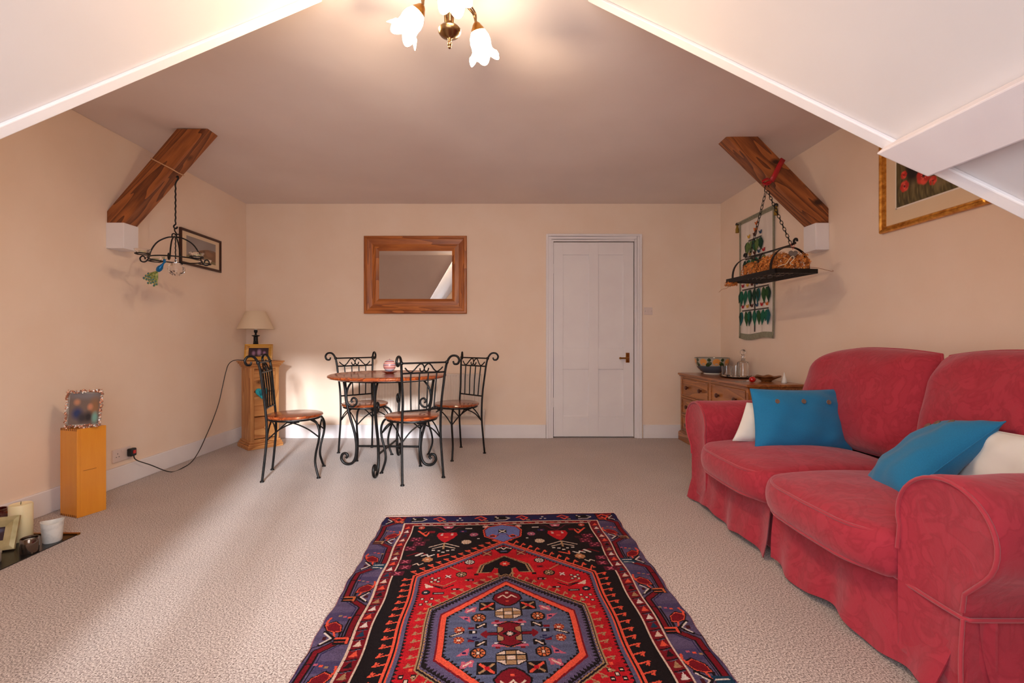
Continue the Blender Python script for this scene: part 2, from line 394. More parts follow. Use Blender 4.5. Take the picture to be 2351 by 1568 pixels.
# door
door = bpy.data.objects.new('door_1', None); COL.objects.link(door); door.location = ((DX0+DX1)/2, YB, 0); door['kind'] = 'structure'
Yf = YB+.005
st = .078
x0, x1 = DX0+.006, DX1-.004
lf = MB()
mx = (x0+x1)/2
for a, b in ((x0, x0+.095), (mx-.048, mx+.048), (x1-.105, x1)): lf.box(a, b, Yf, Yf+.04, .012, 1.99)
part('door_stile', lf, M_white, door, world=True, bevel=.002)
rl = MB()
for za, zb in ((.012,.215), (.70,.915), (1.865,1.99)):
    rl.box(x0+.095, mx-.048, Yf, Yf+.04, za, zb); rl.box(mx+.048, x1-.105, Yf, Yf+.04, za, zb)
part('door_rail', rl, M_white, door, world=True, bevel=.0015)
for a, b in ((x0+.095, mx-.048), (mx+.048, x1-.105)):
    for za, zb in ((.215,.70), (.915,1.865)):
        part('door_panel', MB().box(a, b, Yf+.014, Yf+.03, za, zb).box(a, a+.006, Yf+.006, Yf+.016, za, zb).box(b-.006, b, Yf+.006, Yf+.016, za, zb).box(a, b, Yf+.006, Yf+.016, za, za+.006).box(a, b, Yf+.006, Yf+.016, zb-.006, zb), M_white, door, world=True)
h = part('door_handle', B(1.289-.019, 1.289+.019, Yf-.006, Yf, .765, .865), M_brass, door, world=True, bevel=.002, label='brass lever handle on its backplate')
part('lever', MB().tube(cr([(1.289,Yf-.006,.812),(1.289,Yf-.045,.812),(1.275,Yf-.052,.812),(1.24,Yf-.052,.812),(1.205,Yf-.050,.812)]), .009, 10).ball((1.203,Yf-.05,.812), .012), M_brass, h, smooth=50, world=True)
for z in (.36, 1.72):
    part('hinge', B(x0-.014, x0+.004, Yf-.006, Yf+.002, z-.05, z+.05), M_white, door, world=True, bevel=.002)
# moulded architrave (three steps), mitred at the top
ar = MB()
for w0, w1, dpt in ((0,.022,.012), (.022,.05,.022), (.05,.072,.030)):
    ar.box(DX0-w1, DX0-w0, YB-dpt, YB, 0, 1.995+w1); ar.box(DX1+w0, DX1+w1, YB-dpt, YB, 0, 1.995+w1); ar.box(DX0-w0, DX1+w0, YB-dpt, YB, 1.995+w0, 1.995+w1)
struct('trim_4', ar, M_white, bevel=.003)

# brown knee braces on white corbels
bl = thing('timber_brace', 'dark knotty timber brace on the left wall, a cream string tied round it', 'beam', (-2.45,3.06,1.6), group='timber braces under the ceiling')
part('timber', MB().prism([(XL,1.836),(-2.13,ZC),(-1.925,ZC),(-2.478,1.757),(XL,1.757)], 'y', 3.005, 3.115), M_beam, bl, world=True, bevel=.004)
part('corbel', B(XL,-2.472,2.998,3.12,1.592,1.76), M_white, bl, world=True, bevel=.003, label='white painted block under the timber')
br = thing('timber_brace', 'dark timber brace on the right wall with a red ribbon round it', 'beam', (2.15,3.17,1.6), group='timber braces under the ceiling')
part('timber', MB().prism([(XR,1.888),(1.751,ZC),(1.53,ZC),(2.146,1.785),(XR,1.785)], 'y', 3.117, 3.233), M_beam2, br, world=True, bevel=.004)
part('corbel', B(2.142,XR,3.112,3.238,1.605,1.788), M_white, br, world=True, bevel=.003, label='white painted block under the timber')

# ------------------------------------------------------------------ soft shapes
def soft_box(c, sx, sy, sz, r, n=18, fn=None):
    c = Vector(c); mb = MB(); g = [math.sin(PI/2*(-1+2*i/n)) for i in range(n+1)]
    for ax in range(3):
        for sg in (-1, 1):
            vs = []
            for i in g:
                for j in g:
                    q = [0,0,0]; q[ax] = sg; q[(ax+1) % 3] = i; q[(ax+2) % 3] = j
                    p = Vector((q[0]*sx/2, q[1]*sy/2, q[2]*sz/2))
                    inn = Vector([max(-(s_/2-r), min(s_/2-r, a)) for a, s_ in zip(p, (sx,sy,sz))])
                    d = p-inn
                    if d.length > 1e-9: p = inn+d.normalized()*r
                    if fn: p = fn(p)
                    vs.append(c+p)
            mb.add(vs, [(a*(n+1)+b, a*(n+1)+b+1, (a+1)*(n+1)+b+1, (a+1)*(n+1)+b) for a in range(n) for b in range(n)])
    return mb
def pillow(w, h, t, n=26, ear=.05, rnd=(0,0,0,0), crease=.006, seed=0, p=3, tap=0):
    """front and back skins meeting in a seam; local x = width, y = height, z = thickness"""
    rs = np.random.RandomState(seed); ph = rs.rand(6)*6
    def outl(u, v):
        k = rnd[(0 if u < 0 else 1)+(2 if v > 0 else 0)]
        f = 1-k*(u*u*v*v)
        x = u*w/2*f*(1-ear*(1-v*v)*abs(u)); y = v*h/2*f*(1-ear*(1-u*u)*abs(v))
        return x*(1-tap*(v+1)/2), y
    mb = MB(); g = [math.sin(PI/2*(-1+2*i/n)) for i in range(n+1)]
    for sg in (1, -1):
        vs = []
        for u in g:
            for v in g:
                x, y = outl(u, v)
                z = t/2*(max(0,(1-abs(u)**p)*(1-abs(v)**p)))**.62
                e = max(abs(u), abs(v))
                z += crease*math.sin(7*u+ph[0]+3*v)*math.sin(6*v+ph[1]-2*u)*(1-e**6)
                z += crease*.8*math.sin(16*(u*v)+ph[2])*(1-e**4)*abs(u*v)**.5
                vs.append((x, y, sg*max(z,0)))
        f = [(a*(n+1)+b, (a+1)*(n+1)+b, (a+1)*(n+1)+b+1, a*(n+1)+b+1) for a in range(n) for b in range(n)]
        mb.add(vs, f if sg > 0 else [tuple(reversed(q)) for q in f])
    seam = [outl(u, -1) for u in g]+[outl(1, v) for v in g[1:]]+[outl(u, 1) for u in g[::-1][1:]]+[outl(-1, v) for v in g[::-1][1:-1]]
    return mb, [(x,y,0) for x,y in seam]
def basis(a, b):
    a = Vector(a).normalized(); b = Vector(b); b = (b-a*a.dot(b)).normalized(); n = a.cross(b)
    return Matrix((a, b, n)).transposed().to_euler()

# ------------------------------------------------------------------ sofa
SY0, SY1, SXF, SXB = 1.17, 2.86, 1.19, 2.17
YM = (SY0+SY1)/2
sofa = thing('sofa', 'large red damask sofa in a loose skirted slipcover along the right wall', 'sofa', (1.7, YM, 0))
part('base', B(1.235,SXB,1.36,2.67,.03,.27), M_sofa, sofa, world=True, bevel=.01)
part('back', soft_box((2.07,YM,.47), .20, SY1-SY0-.02, .68, .08, 14), M_sofa, sofa, world=True, smooth=60)
def arm_profile(n=22):
    pr = [(1.375,.05),(1.375,.36)]
    cy, cz, r = 1.232, .475, .142
    for i in range(n+1):
        a = math.radians(-18+ (236)*i/n)
        pr.append((cy+r*math.cos(a)*(1.0), cz+r*math.sin(a)*.98))
    pr += [(1.17,.33),(1.176,.28),(1.176,.05)]
    return pr
def arm(flip):
    pr = arm_profile(); k = 14
    f = (lambda y: 2*YM-y) if flip else (lambda y: y)
    cy, cz = 1.27, .4
    secs = []
    for x, s_ in ((SXF+.018,.0), (SXF+.004,.90), (SXF,.965), (SXF+.006,.985), (SXF+.02,1.0))+tuple((SXF+.02+(2.12-SXF-.02)*i/k, 1.0) for i in range(1,k+1)):
        ring = []
        for y, z in pr:
            yy = cy+(y-cy)*s_; zz = cz+(z-cz)*s_
            xx = x
            if s_ >= 1: 
                w_ = .004*math.sin(x*23+y*17)*math.sin(z*19+x*5); zz += (w_+.02*max(0,(x-1.2))/.9 if z > .4 else 0)
            ring.append((xx, f(yy), zz))
        secs.append(ring)
    m = len(pr); vs = [p for r_ in secs for p in r_]; fs = []
    for i in range(len(secs)-1):
        for j in range(m):
            fs.append((i*m+j, i*m+(j+1) % m, (i+1)*m+(j+1) % m, (i+1)*m+j))
    fs.append(tuple((len(secs)-1)*m+j for j in range(m)))
    a = part('arm', MB().add(vs, fs), M_sofa, sofa, world=True, smooth=70)
    pp = [Vector((SXF-.001, f(cy+(y-cy)*.975), cz+(z-cz)*.975)) for y, z in pr[1:-1]]
    part('piping', MB().tube(pp, .0055, 6), M_pipe, a, smooth=80, world=True)
for fl in (False, True): arm(fl)
def seat_cushion(y0, y1, sd_):
    cx, cy = 1.485, (y0+y1)/2; sx, sy = .72, y1-y0; h = .145; cz = .335
    def fn(p):
        u, v, w = p.x/(sx/2), p.y/(sy/2), p.z/(h/2)
        b = .018*(1-w*w)
        p = p.copy(); p.x += b*u*abs(u); p.y += .010*(1-w*w)*v*abs(v)
        if w > 0: p.z += (.045*(1-u*u)**.8 if abs(u) < 1 else 0)*max(0,(1-v*v))**.7*w
        p.z += .005*math.sin(9*p.x*3+sd_+4*p.y)*math.sin(8*p.y*3)*max(0,w)*(1-min(1,u**4))*(1-min(1,v**4))
        # round the front corners in plan
        if u < 0: p.x += .07*(abs(v)**4)*abs(u)**3
        p.z -= .018*max(0,-u-.4)
        return p
    c = part('seat_cushion', soft_box((cx,cy,cz), sx, sy, h, .035, 24, fn), M_sofa, sofa, world=True, smooth=80)
    for w in (1, -1):
        path = []
        for k in range(64):
            a = 2*PI*k/64; u = abs(math.cos(a))**.28*(1 if math.cos(a) > 0 else -1); v = abs(math.sin(a))**.28*(1 if math.sin(a) > 0 else -1)
            p = fn(Vector((u*sx/2*.985, v*sy/2*.985, w*h/2*.80))); path.append(Vector((cx,cy,cz))+p+Vector((-.003 if u < 0 else 0,0,0)))
        part('piping', MB().tube(path, .0055, 6, closed=True), M_pipe, c, smooth=80, world=True)
seat_cushion(1.385, 2.018, 1.0); seat_cushion(2.022, 2.655, 2.3)
for (yc, w_, rn, sd_) in ((1.71,.60,(.05,.06,.08,.08),3), (2.40,.80,(.04,.04,.06,.24),5)):
    mb, seam = pillow(w_, .52, .26, 30, ear=-.03, rnd=rn, crease=.007, seed=sd_, p=4)
    # local x = +Y of the room, local y = up and leaning back
    M = Matrix((Vector((0,1,0)), Vector((.24,0,.97)).normalized(), Vector((.97,0,-.24)).normalized())).transposed().to_4x4()
    M.translation = Vector((1.895, yc, .685))
    v2 = [M @ Vector(p) for p in mb.v]; s2 = [M @ Vector(p) for p in seam]
    c = part('back_cushion', MB().add(v2, mb.f), M_sofa, sofa, world=True, smooth=80)
    part('piping', MB().tube(s2, .0055, 6, closed=True), M_pipe, c, smooth=80, world=True)
# skirt: two front panels parting at the middle, one side panel, piping above
def skirt(p0, p1, out, seed, flare=.035, n=60, m=8, z0=.265, z1=.012, sl=0, er=0):
    p0, p1, out = Vector(p0), Vector(p1), Vector(out); vs = []; rs = random.Random(seed); ph = [rs.random()*6 for _ in range(4)]
    for i in range(n+1):
        t = i/n
        for j in range(m+1):
            q = j/m; wv = (.010*math.sin(t*17+ph[0])+.006*math.sin(t*31+ph[1]))*q+.004*math.sin(t*9+q*5+ph[2])
            lift = .012*(1+math.sin(t*13+ph[3]))*q*q
            p = p0.lerp(p1, t)+out*(flare*q**1.3+wv)
            p = p+(p1-p0).normalized()*((sl*q*(t > .5)*(2*t-1))+(er*q*(t < .5)*(1-2*t)))
            p.z = z0+(z1-z0)*q+lift
            vs.append(p)
    fs = [(i*(m+1)+j, (i+1)*(m+1)+j, (i+1)*(m+1)+j+1, i*(m+1)+j+1) for i in range(n) for j in range(m)]
    k = len(vs); vs += [v-out*.004 for v in vs]; fs += [tuple(a+k for a in reversed(f)) for f in fs]
    bd = [j for j in range(m+1)]
    fs += [(i*(m+1)+m, (i+1)*(m+1)+m, (i+1)*(m+1)+m+k, i*(m+1)+m+k) for i in range(n)]
    return MB().add(vs, fs)
part('skirt_panel', skirt((1.212,1.20,0),(1.212,2.035,0),(-1,0,0),4, sl=-.03, er=.035), M_sofa, sofa, world=True, smooth=80)
part('skirt_panel', skirt((1.212,2.045,0),(1.212,2.85,0),(-1,0,0),9, er=.0), M_sofa, sofa, world=True, smooth=80)
part('skirt_panel', skirt((1.225,1.172,0),(2.13,1.172,0),(0,-1,0),6, er=.03), M_sofa, sofa, world=True, smooth=80)
part('skirt_panel', skirt((1.225,2.855,0),(2.13,2.855,0),(0,1,0),7), M_sofa, sofa, world=True, smooth=80)
part('corner_pleat', MB().slab([(1.205,1.30,.262),(1.205,1.185,.262),(1.26,1.165,.262),(1.26,1.165,.02),(1.180,1.165,.02),(1.185,1.30,.02)], (.006,0,0)), M_sofa, sofa, world=True)
part('piping', MB().tube(cr([(1.208,1.42,.262),(1.196,1.30,.264),(1.190,1.20,.266),(1.196,1.174,.267),(1.25,1.166,.268),(1.7,1.166,.268),(2.12,1.166,.268)]), .0055, 6), M_pipe, sofa, smooth=80, world=True)
part('piping', MB().tube(cr([(1.188,1.176,.266),(1.172,1.166,.16),(1.160,1.150,.02)]), .005, 6), M_pipe, sofa, smooth=80, world=True)

# scatter cushions
def scatter(label, loc, a, b, w, h, t, mat_, seed, ear=.05, buttons=None, group=None, name='cushion', tap=0):
    th = thing(name, label, 'cushion', loc, rot=basis(a, b), group=group)
    mb, seam = pillow(w, h, t, 26, ear=ear, seed=seed, tap=tap)
    part('cover', mb, mat_, th, smooth=80)
    part('seam', MB().tube(seam, .0022, 5, closed=True), mat_, th, smooth=80)
    for (u, v) in (buttons or []):
        z = t/2*((1-abs(2*u/w)**3)*(1-abs(2*v/h)**3))**.62
        part('button', MB().lathe([(0,-.003),(.011,-.003),(.0125,0),(.011,.0025),(.007,.0015),(0,.0015)], n=16), M_button, th, smooth=50, loc=(u, v, z+.002))
    return th
scatter('upright teal blue cushion with three buttons leaning on the far sofa arm', (1.560,2.395,.574), (1,.03,-.01), (.02,.25,.96), .51, .315, .13, M_blue, 3, tap=.07, buttons=[(-.135,.085),(0,.085),(.135,.082)], group='blue buttoned cushions')
scatter('teal blue cushion lying tilted against the near sofa arm', (1.585,1.700,.548), (.778,-.03,.60), (.212,.951,-.218), .42, .28, .15, M_blue, 8, buttons=[(.13,.085),(.13,.02),(.13,-.05)], group='blue buttoned cushions')
for c in COL.objects:
    pass
scatter('pale printed cushion tucked behind the upright blue cushion at the far arm', (1.50,2.50,.535), (1,.0,-.04), (.05,.30,.95), .49, .21, .10, M_whitec, 11, ear=.04, tap=.42, group='white cushions on the sofa')
scatter('white cushion behind the tilted blue cushion at the near arm', (1.675,1.505,.548), (.12,-1,0), (.30,.03,.95), .29, .27, .09, M_whitec, 12, group='white cushions on the sofa')

# ------------------------------------------------------------------ rug, knot by knot
def build_rug():
    cell = .003; Wd, Ln = 1.285, 2.09
    nx, ny = int(Wd/cell), int(Ln/cell)
    sx = (np.arange(nx)+.5)*cell-.6425; ty = (np.arange(ny)+.5)*cell
    CX = 0.0; CT = 1.045
    U, V = np.meshgrid(sx, ty)
    img = np.zeros((ny, nx, 3)); 
    C = {k: np.array(srgb(*v)[:3]) for k, v in dict(black=(24,14,18), red=(186,20,32), dred=(122,14,28), coral=(232,84,60), mauve=(96,80,112), navy=(34,30,74), blue=(104,110,168), grey=(88,90,116), cream=(222,190,170), tan=(170,128,92), pink=(196,90,110), teal=(24,58,82), orange=(206,104,60), brown=(70,20,28), wht=(226,206,196), maroon=(88,20,40)).items()}
    def fill(mask, c): img[mask] = C[c]
    def win(x0, x1, y0, y1):
        i0 = max(0,int((x0+.6425)/cell)-1); i1 = min(nx,int((x1+.6425)/cell)+2); j0 = max(0,int(y0/cell)-1); j1 = min(ny,int(y1/cell)+2)
        return slice(j0,j1), slice(i0,i1)
    def poly(pts, c):
        xs = [p[0] for p in pts]; ys = [p[1] for p in pts]; w = win(min(xs),max(xs),min(ys),max(ys)); X = U[w]; Y = V[w]
        ins = np.zeros(X.shape, bool); n = len(pts)
        for i in range(n):
            x1,y1 = pts[i]; x2,y2 = pts[(i+1)%n]
            if y1 == y2: continue
            cnd = ((y1 > Y) != (y2 > Y)) & (X < (x2-x1)*(Y-y1)/(y2-y1)+x1); ins ^= cnd
        if c is None: return w, ins
        sub = img[w]; sub[ins] = C[c]
    def line(pts, wd, c, dash=None):
        for (x1,y1),(x2,y2) in zip(pts[:-1], pts[1:]):
            w = win(min(x1,x2)-wd,max(x1,x2)+wd,min(y1,y2)-wd,max(y1,y2)+wd); X = U[w]; Y = V[w]
            dx,dy = x2-x1,y2-y1; L2 = dx*dx+dy*dy+1e-12
            t = np.clip(((X-x1)*dx+(Y-y1)*dy)/L2,0,1); d = np.hypot(X-x1-t*dx, Y-y1-t*dy)
            m = d < wd/2
            if dash: m &= ((t*math.sqrt(L2)/dash) % 1) < .6
            img[w][m] = C[c]
    def rect(x, y, a, b, c): poly([(x-a,y-b),(x+a,y-b),(x+a,y+b),(x-a,y+b)], c)
    def mir(f):            # draw mirrored left/right
        f(1); f(-1)
    def teeth(pts, h_, step, c, side=1):      # saw-tooth edge along a closed outline
        n = len(pts)
        for i in range(n):
            a = np.array(pts[i]); b = np.array(pts[(i+1)%n]); d = b-a; L_ = np.hypot(*d)
            if L_ < 1e-6: continue
            d = d/L_; nrm = np.array([-d[1], d[0]])*side; k = max(1,int(L_/step))
            for j in range(k):
                p = a+d*(L_*j/k); q = a+d*(L_*(j+1)/k); poly([tuple(p), tuple(q), tuple((p+q)/2+nrm*h_)], c)
    def hooks(pts, h_, step, c, side=1, wd=.006):
        n = len(pts)
        for i in range(n):
            a = np.array(pts[i]); b = np.array(pts[(i+1)%n]); d = b-a; L_ = np.hypot(*d); d = d/L_; nrm = np.array([-d[1], d[0]])*side; k = max(1,int(L_/step))
            sg = 1 if (abs(d[1]) > .9 and (d[1] > 0) == (a[0] > 0)) else 1
            for j in range(k):
                p = a+d*(L_*(j+.5)/k); tip = p+nrm*h_-d*h_*.30
                line([tuple(p), tuple(tip), tuple(tip+d*h_*.42-nrm*h_*.12)], wd, c)
                line([tuple(tip+nrm*.004), tuple(tip-nrm*h_*.30+d*h_*.36)], wd*.8, c)
    def flower(x, y, r, c1, c2, c0=None):
        k = 8; pts = [(x+r*math.cos(PI/8+2*PI*i/k), y+r*math.sin(PI/8+2*PI*i/k)) for i in range(k)]
        if c0: poly([(x+(p[0]-x)*1.25, y+(p[1]-y)*1.25) for p in pts], c0)
        poly(pts, c1)
        for a in range(4):
            an = a*PI/4+PI/8; line([(x-r*math.cos(an),y-r*math.sin(an)),(x+r*math.cos(an),y+r*math.sin(an))], .004, c2)
        rect(x, y, .005, .005, 'cream')
    def zed(x, y, s_, c1, c0, f=1):
        line([(x-s_*f,y-s_*.8),(x+s_*f,y+s_*.8)], .016, c0); rect(x-s_*f, y+s_*.1, .006, s_*.8, c0); rect(x+s_*f, y-s_*.1, .006, s_*.8, c0)
        line([(x-s_*f*.8,y-s_*.6),(x+s_*f*.8,y+s_*.6)], .006, c1)
    def dots(x, y, s_, c1, c0, n=2):
        for i in range(-n+1, n, 2):
            for j in range(-n+1, n, 2):
                rect(x+i*s_, y+j*s_, .008, .008, c0); rect(x+i*s_, y+j*s_, .004, .004, c1)
        rect(x, y, .008, .008, c0); rect(x, y, .005, .005, c1)
    def cross(x, y, s_, c1, c0):
        rect(x, y, s_*1.3, s_*1.3, c0); line([(x-s_,y-s_),(x+s_,y+s_)], .006, c1); line([(x-s_,y+s_),(x+s_,y-s_)], .006, c1)
    hexa = lambda ap, sh, sx_: [(0,ap),(sx_,sh),(sx_,2*CT-sh),(0,2*CT-ap),(-sx_,2*CT-sh),(-sx_,sh)]
    # ground of the border, banded like hand-dyed wool
    img[:] = C['mauve']
    w = (V < .115) | (V > Ln-.115); img[w] = C['navy']
    ab = ((np.floor(V/.021)+np.floor(U/.9)).astype(int) % 3 == 0) & ~w; img[ab] = C['mauve']*.88
    ab = ((np.floor(V/.05)).astype(int) % 5 == 3) & ~w; img[ab] = C['navy']*.6+C['mauve']*.55
    # serpentine of the main border, both sides
    def border_side(sg):
        xo, xi = sg*.632, sg*.520
        per = .242; y = -.06
        k = 0
        while y < Ln-.05:
            a, b = (xi+sg*.012, xo-sg*.018) if k % 2 == 0 else (xo-sg*.018, xi+sg*.012)
            pts = [(a, y+.02), (a, y+.13), (b, y+.20), (b, y+.262)]
            line(pts, .026, 'black'); line(pts, .017, 'dred')
            line([(p[0]+(.020 if a < b else -.020)*(1 if q_ < 2 else 1), p[1]+(.0 if q_ < 2 else -.02)) for q_, p in enumerate(pts)], .004, 'black'); line([(p[0]-(.022 if a < b else -.022), p[1]+.006) for p in pts], .004, 'navy')
            for q_ in range(3): rect((a+b)/2+(q_-1)*.018, y+.012+.006*q_, .005, .004, ('coral','tan','pink')[(k+q_)%3])
            # bird in each bay: body, crest, tail, legs
            cx = (b+a)/2+(b-a)*-.0; dirx = 1 if b > a else -1; yy = y+.075
            body = [(cx+dirx*.030,yy-.012),(cx+dirx*.004,yy-.026),(cx-dirx*.020,yy-.006),(cx-dirx*.026,yy+.022),(cx-dirx*.006,yy+.024),(cx+dirx*.016,yy+.014)]
            bx = [(p[0]+dirx*.018,p[1]) for p in body]
            poly([(cx+dirx*.018+(p[0]-cx-dirx*.018)*1.35, yy+(p[1]-yy)*1.4) for p in bx], 'black'); poly([(cx+dirx*.018+(p[0]-cx-dirx*.018)*1.15, yy+(p[1]-yy)*1.18) for p in bx], 'coral'); poly(bx, 'dred')
            line([(cx+dirx*.044,yy-.012),(cx+dirx*.052,yy-.030),(cx+dirx*.046,yy-.052)], .008, 'coral')
            line([(cx-dirx*.01,yy+.03),(cx-dirx*.012,yy+.052)], .008, 'black'); line([(cx+dirx*.01,yy+.028),(cx+dirx*.004,yy+.05)], .007, 'coral')
            # bracket, comb or beast beside it
            mc = [('coral','black'),('tan','brown'),('wht','teal'),('orange','black')][k % 4]
            yb = y+.165
            xq = cx-(b-a)*.30
            rect(xq, yb-.018, .026, .018, mc[1]); line([(xq-.020,yb-.030),(xq+.018,yb-.030),(xq+.018,yb-.006)], .009, mc[0]); line([(xq-.02,yb-.012),(xq+.01,yb-.012)], .005, mc[0])
            if k % 3 == 2:
                poly([(xq-.03,yb-.05),(xq+.03,yb-.045),(xq+.035,yb-.005),(xq+.015,yb-.012),(xq-.02,yb-.018)], 'teal'); line([(xq-.02,yb-.033),(xq+.02,yb-.033)], .005, 'wht')
            # white diamond at the outer turn
            xe = (b if k % 2 == 0 else b); ye = y+.135
            ex = b+(a-b)*.02
            line([(ex-.0,ye-.035),(ex+dirx*-.032,ye-.002),(ex,ye+.030)], .014, 'black'); line([(ex-.0,ye-.030),(ex+dirx*-.026,ye-.002),(ex,ye+.026)], .006, 'wht'); rect(ex-dirx*.006, ye-.002, .007, .009, 'brown')
            y += per; k += 1
    mir(border_side)
    for s_ in (1, -1):                       # end borders
        f = (lambda y: y) if s_ == 1 else (lambda y: Ln-y)
        for i in range(11):
            x = -.56+i*.112
            if i % 2 == 0:
                line([(x-.03,f(.05)),(x,f(.025)),(x+.03,f(.055)),(x+.005,f(.082)),(x-.01,f(.06))], .009, 'coral'); line([(x-.02,f(.055)),(x+.015,f(.05))], .008, 'dred'); rect(x+.03, f(.085), .010, .006, 'tan')
            elif i % 4 == 1:
                poly([(x-.04,f(.03)),(x+.02,f(.028)),(x+.045,f(.055)),(x+.02,f(.080)),(x-.04,f(.078))], 'black'); line([(x-.03,f(.080)),(x+.02,f(.078)),(x+.045,f(.055)),(x+.025,f(.04))], .006, 'wht'); rect(x-.02, f(.05), .006, .006, 'wht'); rect(x-.03, f(.036), .005, .005, 'cream')
            else:
                for dx_, dy_ in ((-.012,.07),(.012,.07),(0,.045)): rect(x+dx_, f(dy_), .006, .005, 'wht')
                rect(x, f(.018), .03, .006, 'maroon'); rect(x-.04, f(.088), .02, .005, 'dred')
        y0, y1 = (.006,.014) if s_ == 1 else (Ln-.014,Ln-.006)
        fill((V > y0) & (V < y1), 'maroon')
    # inner guard band between two cream lines
    bx, by = .516, .107
    def inside(a, b): return (np.abs(U) < a) & (V > b) & (V < Ln-b)
    fill(inside(bx+.003, by-.006), 'cream'); fill(inside(bx-.004, by+.003), 'dred')
    fill(inside(.468, .136), 'cream'); fill(inside(.461, .141), 'black')
    def guard(sg):
        x = sg*.492; cols = ['coral','wht','teal','cream','coral','black','tan','wht']
        for i in range(38):
            y = .16+i*.048; c = cols[i % 8]
            poly([(x-.014,y+.014),(x+.014,y+.012),(x+.004,y-.016)], c)
            line([(x-.018,y+.030),(x+.018,y+.022)], .005, 'black'); line([(x-.012,y+.034),(x+.014,y+.027)], .003, 'grey')
    mir(guard)
    for s_ in (1,-1):
        f = (lambda y: y) if s_ == 1 else (lambda y: Ln-y)
        for i in range(24): line([(-.46+i*.04,f(.124)),(-.445+i*.04,f(.126))], .006, 'wht' if i % 3 else 'coral')
    # black field ornaments, both ends and both sides
    def field(sx_, s_):
        f = (lambda y: y) if s_ == 1 else (lambda y: 2*CT-y); X = lambda x: sx_*x
        # shield with antennae
        poly([(X(.325),f(.232)),(X(.235),f(.232)),(X(.228),f(.262)),(X(.245),f(.300)),(X(.265),f(.330)),(X(.28),f(.345)),(X(.295),f(.330)),(X(.315),f(.300)),(X(.332),f(.262))], 'red')
        for a in (.305,.255): rect(X(a), f(.258), .006, .006, 'wht'); rect(X(a), f(.243), .005,.004,'cream')
        rect(X(.28), f(.285), .010, .006, 'coral')
        line([(X(.28),f(.228)),(X(.31),f(.195)),(X(.33),f(.165)),(X(.36),f(.155))], .007, 'maroon'); line([(X(.28),f(.228)),(X(.25),f(.195)),(X(.23),f(.165)),(X(.2),f(.155))], .007, 'maroon')
        poly([(X(.31),f(.150)),(X(.25),f(.150)),(X(.262),f(.180)),(X(.298),f(.180))], 'pink'); rect(X(.28), f(.165), .007, .006, 'wht')
        # pine tree below the shield
        for q_ in (.0, .03): line([(X(.28),f(.352+q_)),(X(.35-q_*.6),f(.392+q_*.5))], .006, 'cream'); line([(X(.28),f(.352+q_)),(X(.21+q_*.6),f(.392+q_*.5))], .006, 'cream')
        line([(X(.28),f(.36)),(X(.28),f(.41))], .010, 'tan')
        for a, b_ in ((.30,.43),(.26,.43),(.28,.445),(.235,.425),(.325,.425)): rect(X(a), f(b_), .007, .005, 'wht')
        # flowers and letters
        flower(X(.177), f(.345), .024, 'cream', 'tan'); flower(X(.145), f(.262), .022, 'pink', 'mauve'); flower(X(.345), f(.515), .024, 'tan', 'orange')
        line([(X(.43),f(.205)),(X(.385),f(.265)),(X(.372),f(.215))], .010, 'coral'); line([(X(.405),f(.235)),(X(.388),f(.215))], .006, 'coral')
        flower(X(.42), f(.165), .018, 'coral', 'dred'); flower(X(.085), f(.165), .017, 'pink', 'cream')
        for (a, b_) in ((.425,.30),(.435,.40),(.40,.35)):
            rect(X(a), f(b_), .028, .022, 'maroon'); dots(X(a), f(b_), .014, 'pink', 'maroon')
        line([(X(.44),f(.475)),(X(.40),f(.448)),(X(.37),f(.455)),(X(.35),f(.475))], .008, 'dred'); line([(X(.40),f(.475)),(X(.375),f(.452))], .012, 'wht')
        line([(X(.375),f(.48)),(X(.352),f(.466)),(X(.345),f(.486)),(X(.32),f(.468))], .008, 'wht')
        line([(X(.30),f(.490)),(X(.255),f(.468))], .009, 'coral'); line([(X(.30),f(.490)),(X(.302),f(.462))], .008, 'coral')
        for (a, b_) in ((.44,.53),(.43,.58),(.45,.63)): rect(X(a), f(b_), .026, .018, 'maroon'); cross(X(a), f(b_), .010, 'pink', 'maroon')
        line([(X(.40),f(.56)),(X(.385),f(.548)),(X(.375),f(.565)),(X(.36),f(.55))], .006, 'cream')
        rect(X(.36), f(.22), .014, .012, 'dred'); rect(X(.20), f(.22), .018, .012, 'navy'); rect(X(.205), f(.22), .006, .005, 'pink')
        rect(X(.175), f(.185), .018, .005, 'wht'); rect(X(.12), f(.31), .006, .005, 'wht'); rect(X(.37), f(.31), .014, .010, 'brown')
    for a in (1,-1):
        for b_ in (1,-1): field(a, b_)
    # red hexagon field with coral hooks round it
    H = hexa(.345,.655,.375)
    hooks(H, .040, .040, 'coral', side=-1)
    poly(hexa(.338,.650,.381), 'coral'); poly(hexa(.348,.655,.372), 'black'); poly(hexa(.353,.658,.367), 'coral'); poly(hexa(.362,.662,.359), 'grey')
    poly(hexa(.380,.672,.348), 'red'); teeth(hexa(.380,.672,.348), .012, .016, 'black', side=1); teeth(hexa(.366,.665,.356), .010, .016, 'mauve', side=1)
    w_, m_ = poly(hexa(.385,.675,.344), None); sub = img[w_]; yy = V[w_]; band = (np.sin(yy*61)+.6*np.sin(yy*143+1)+.5*np.sin(U[w_]*23+yy*9))/2.1
    redm = m_ & (np.abs(sub-C['red']).sum(-1) < 1e-6); f_ = (1+.22*band)[..., None]; sub[redm] = (sub*f_)[redm]
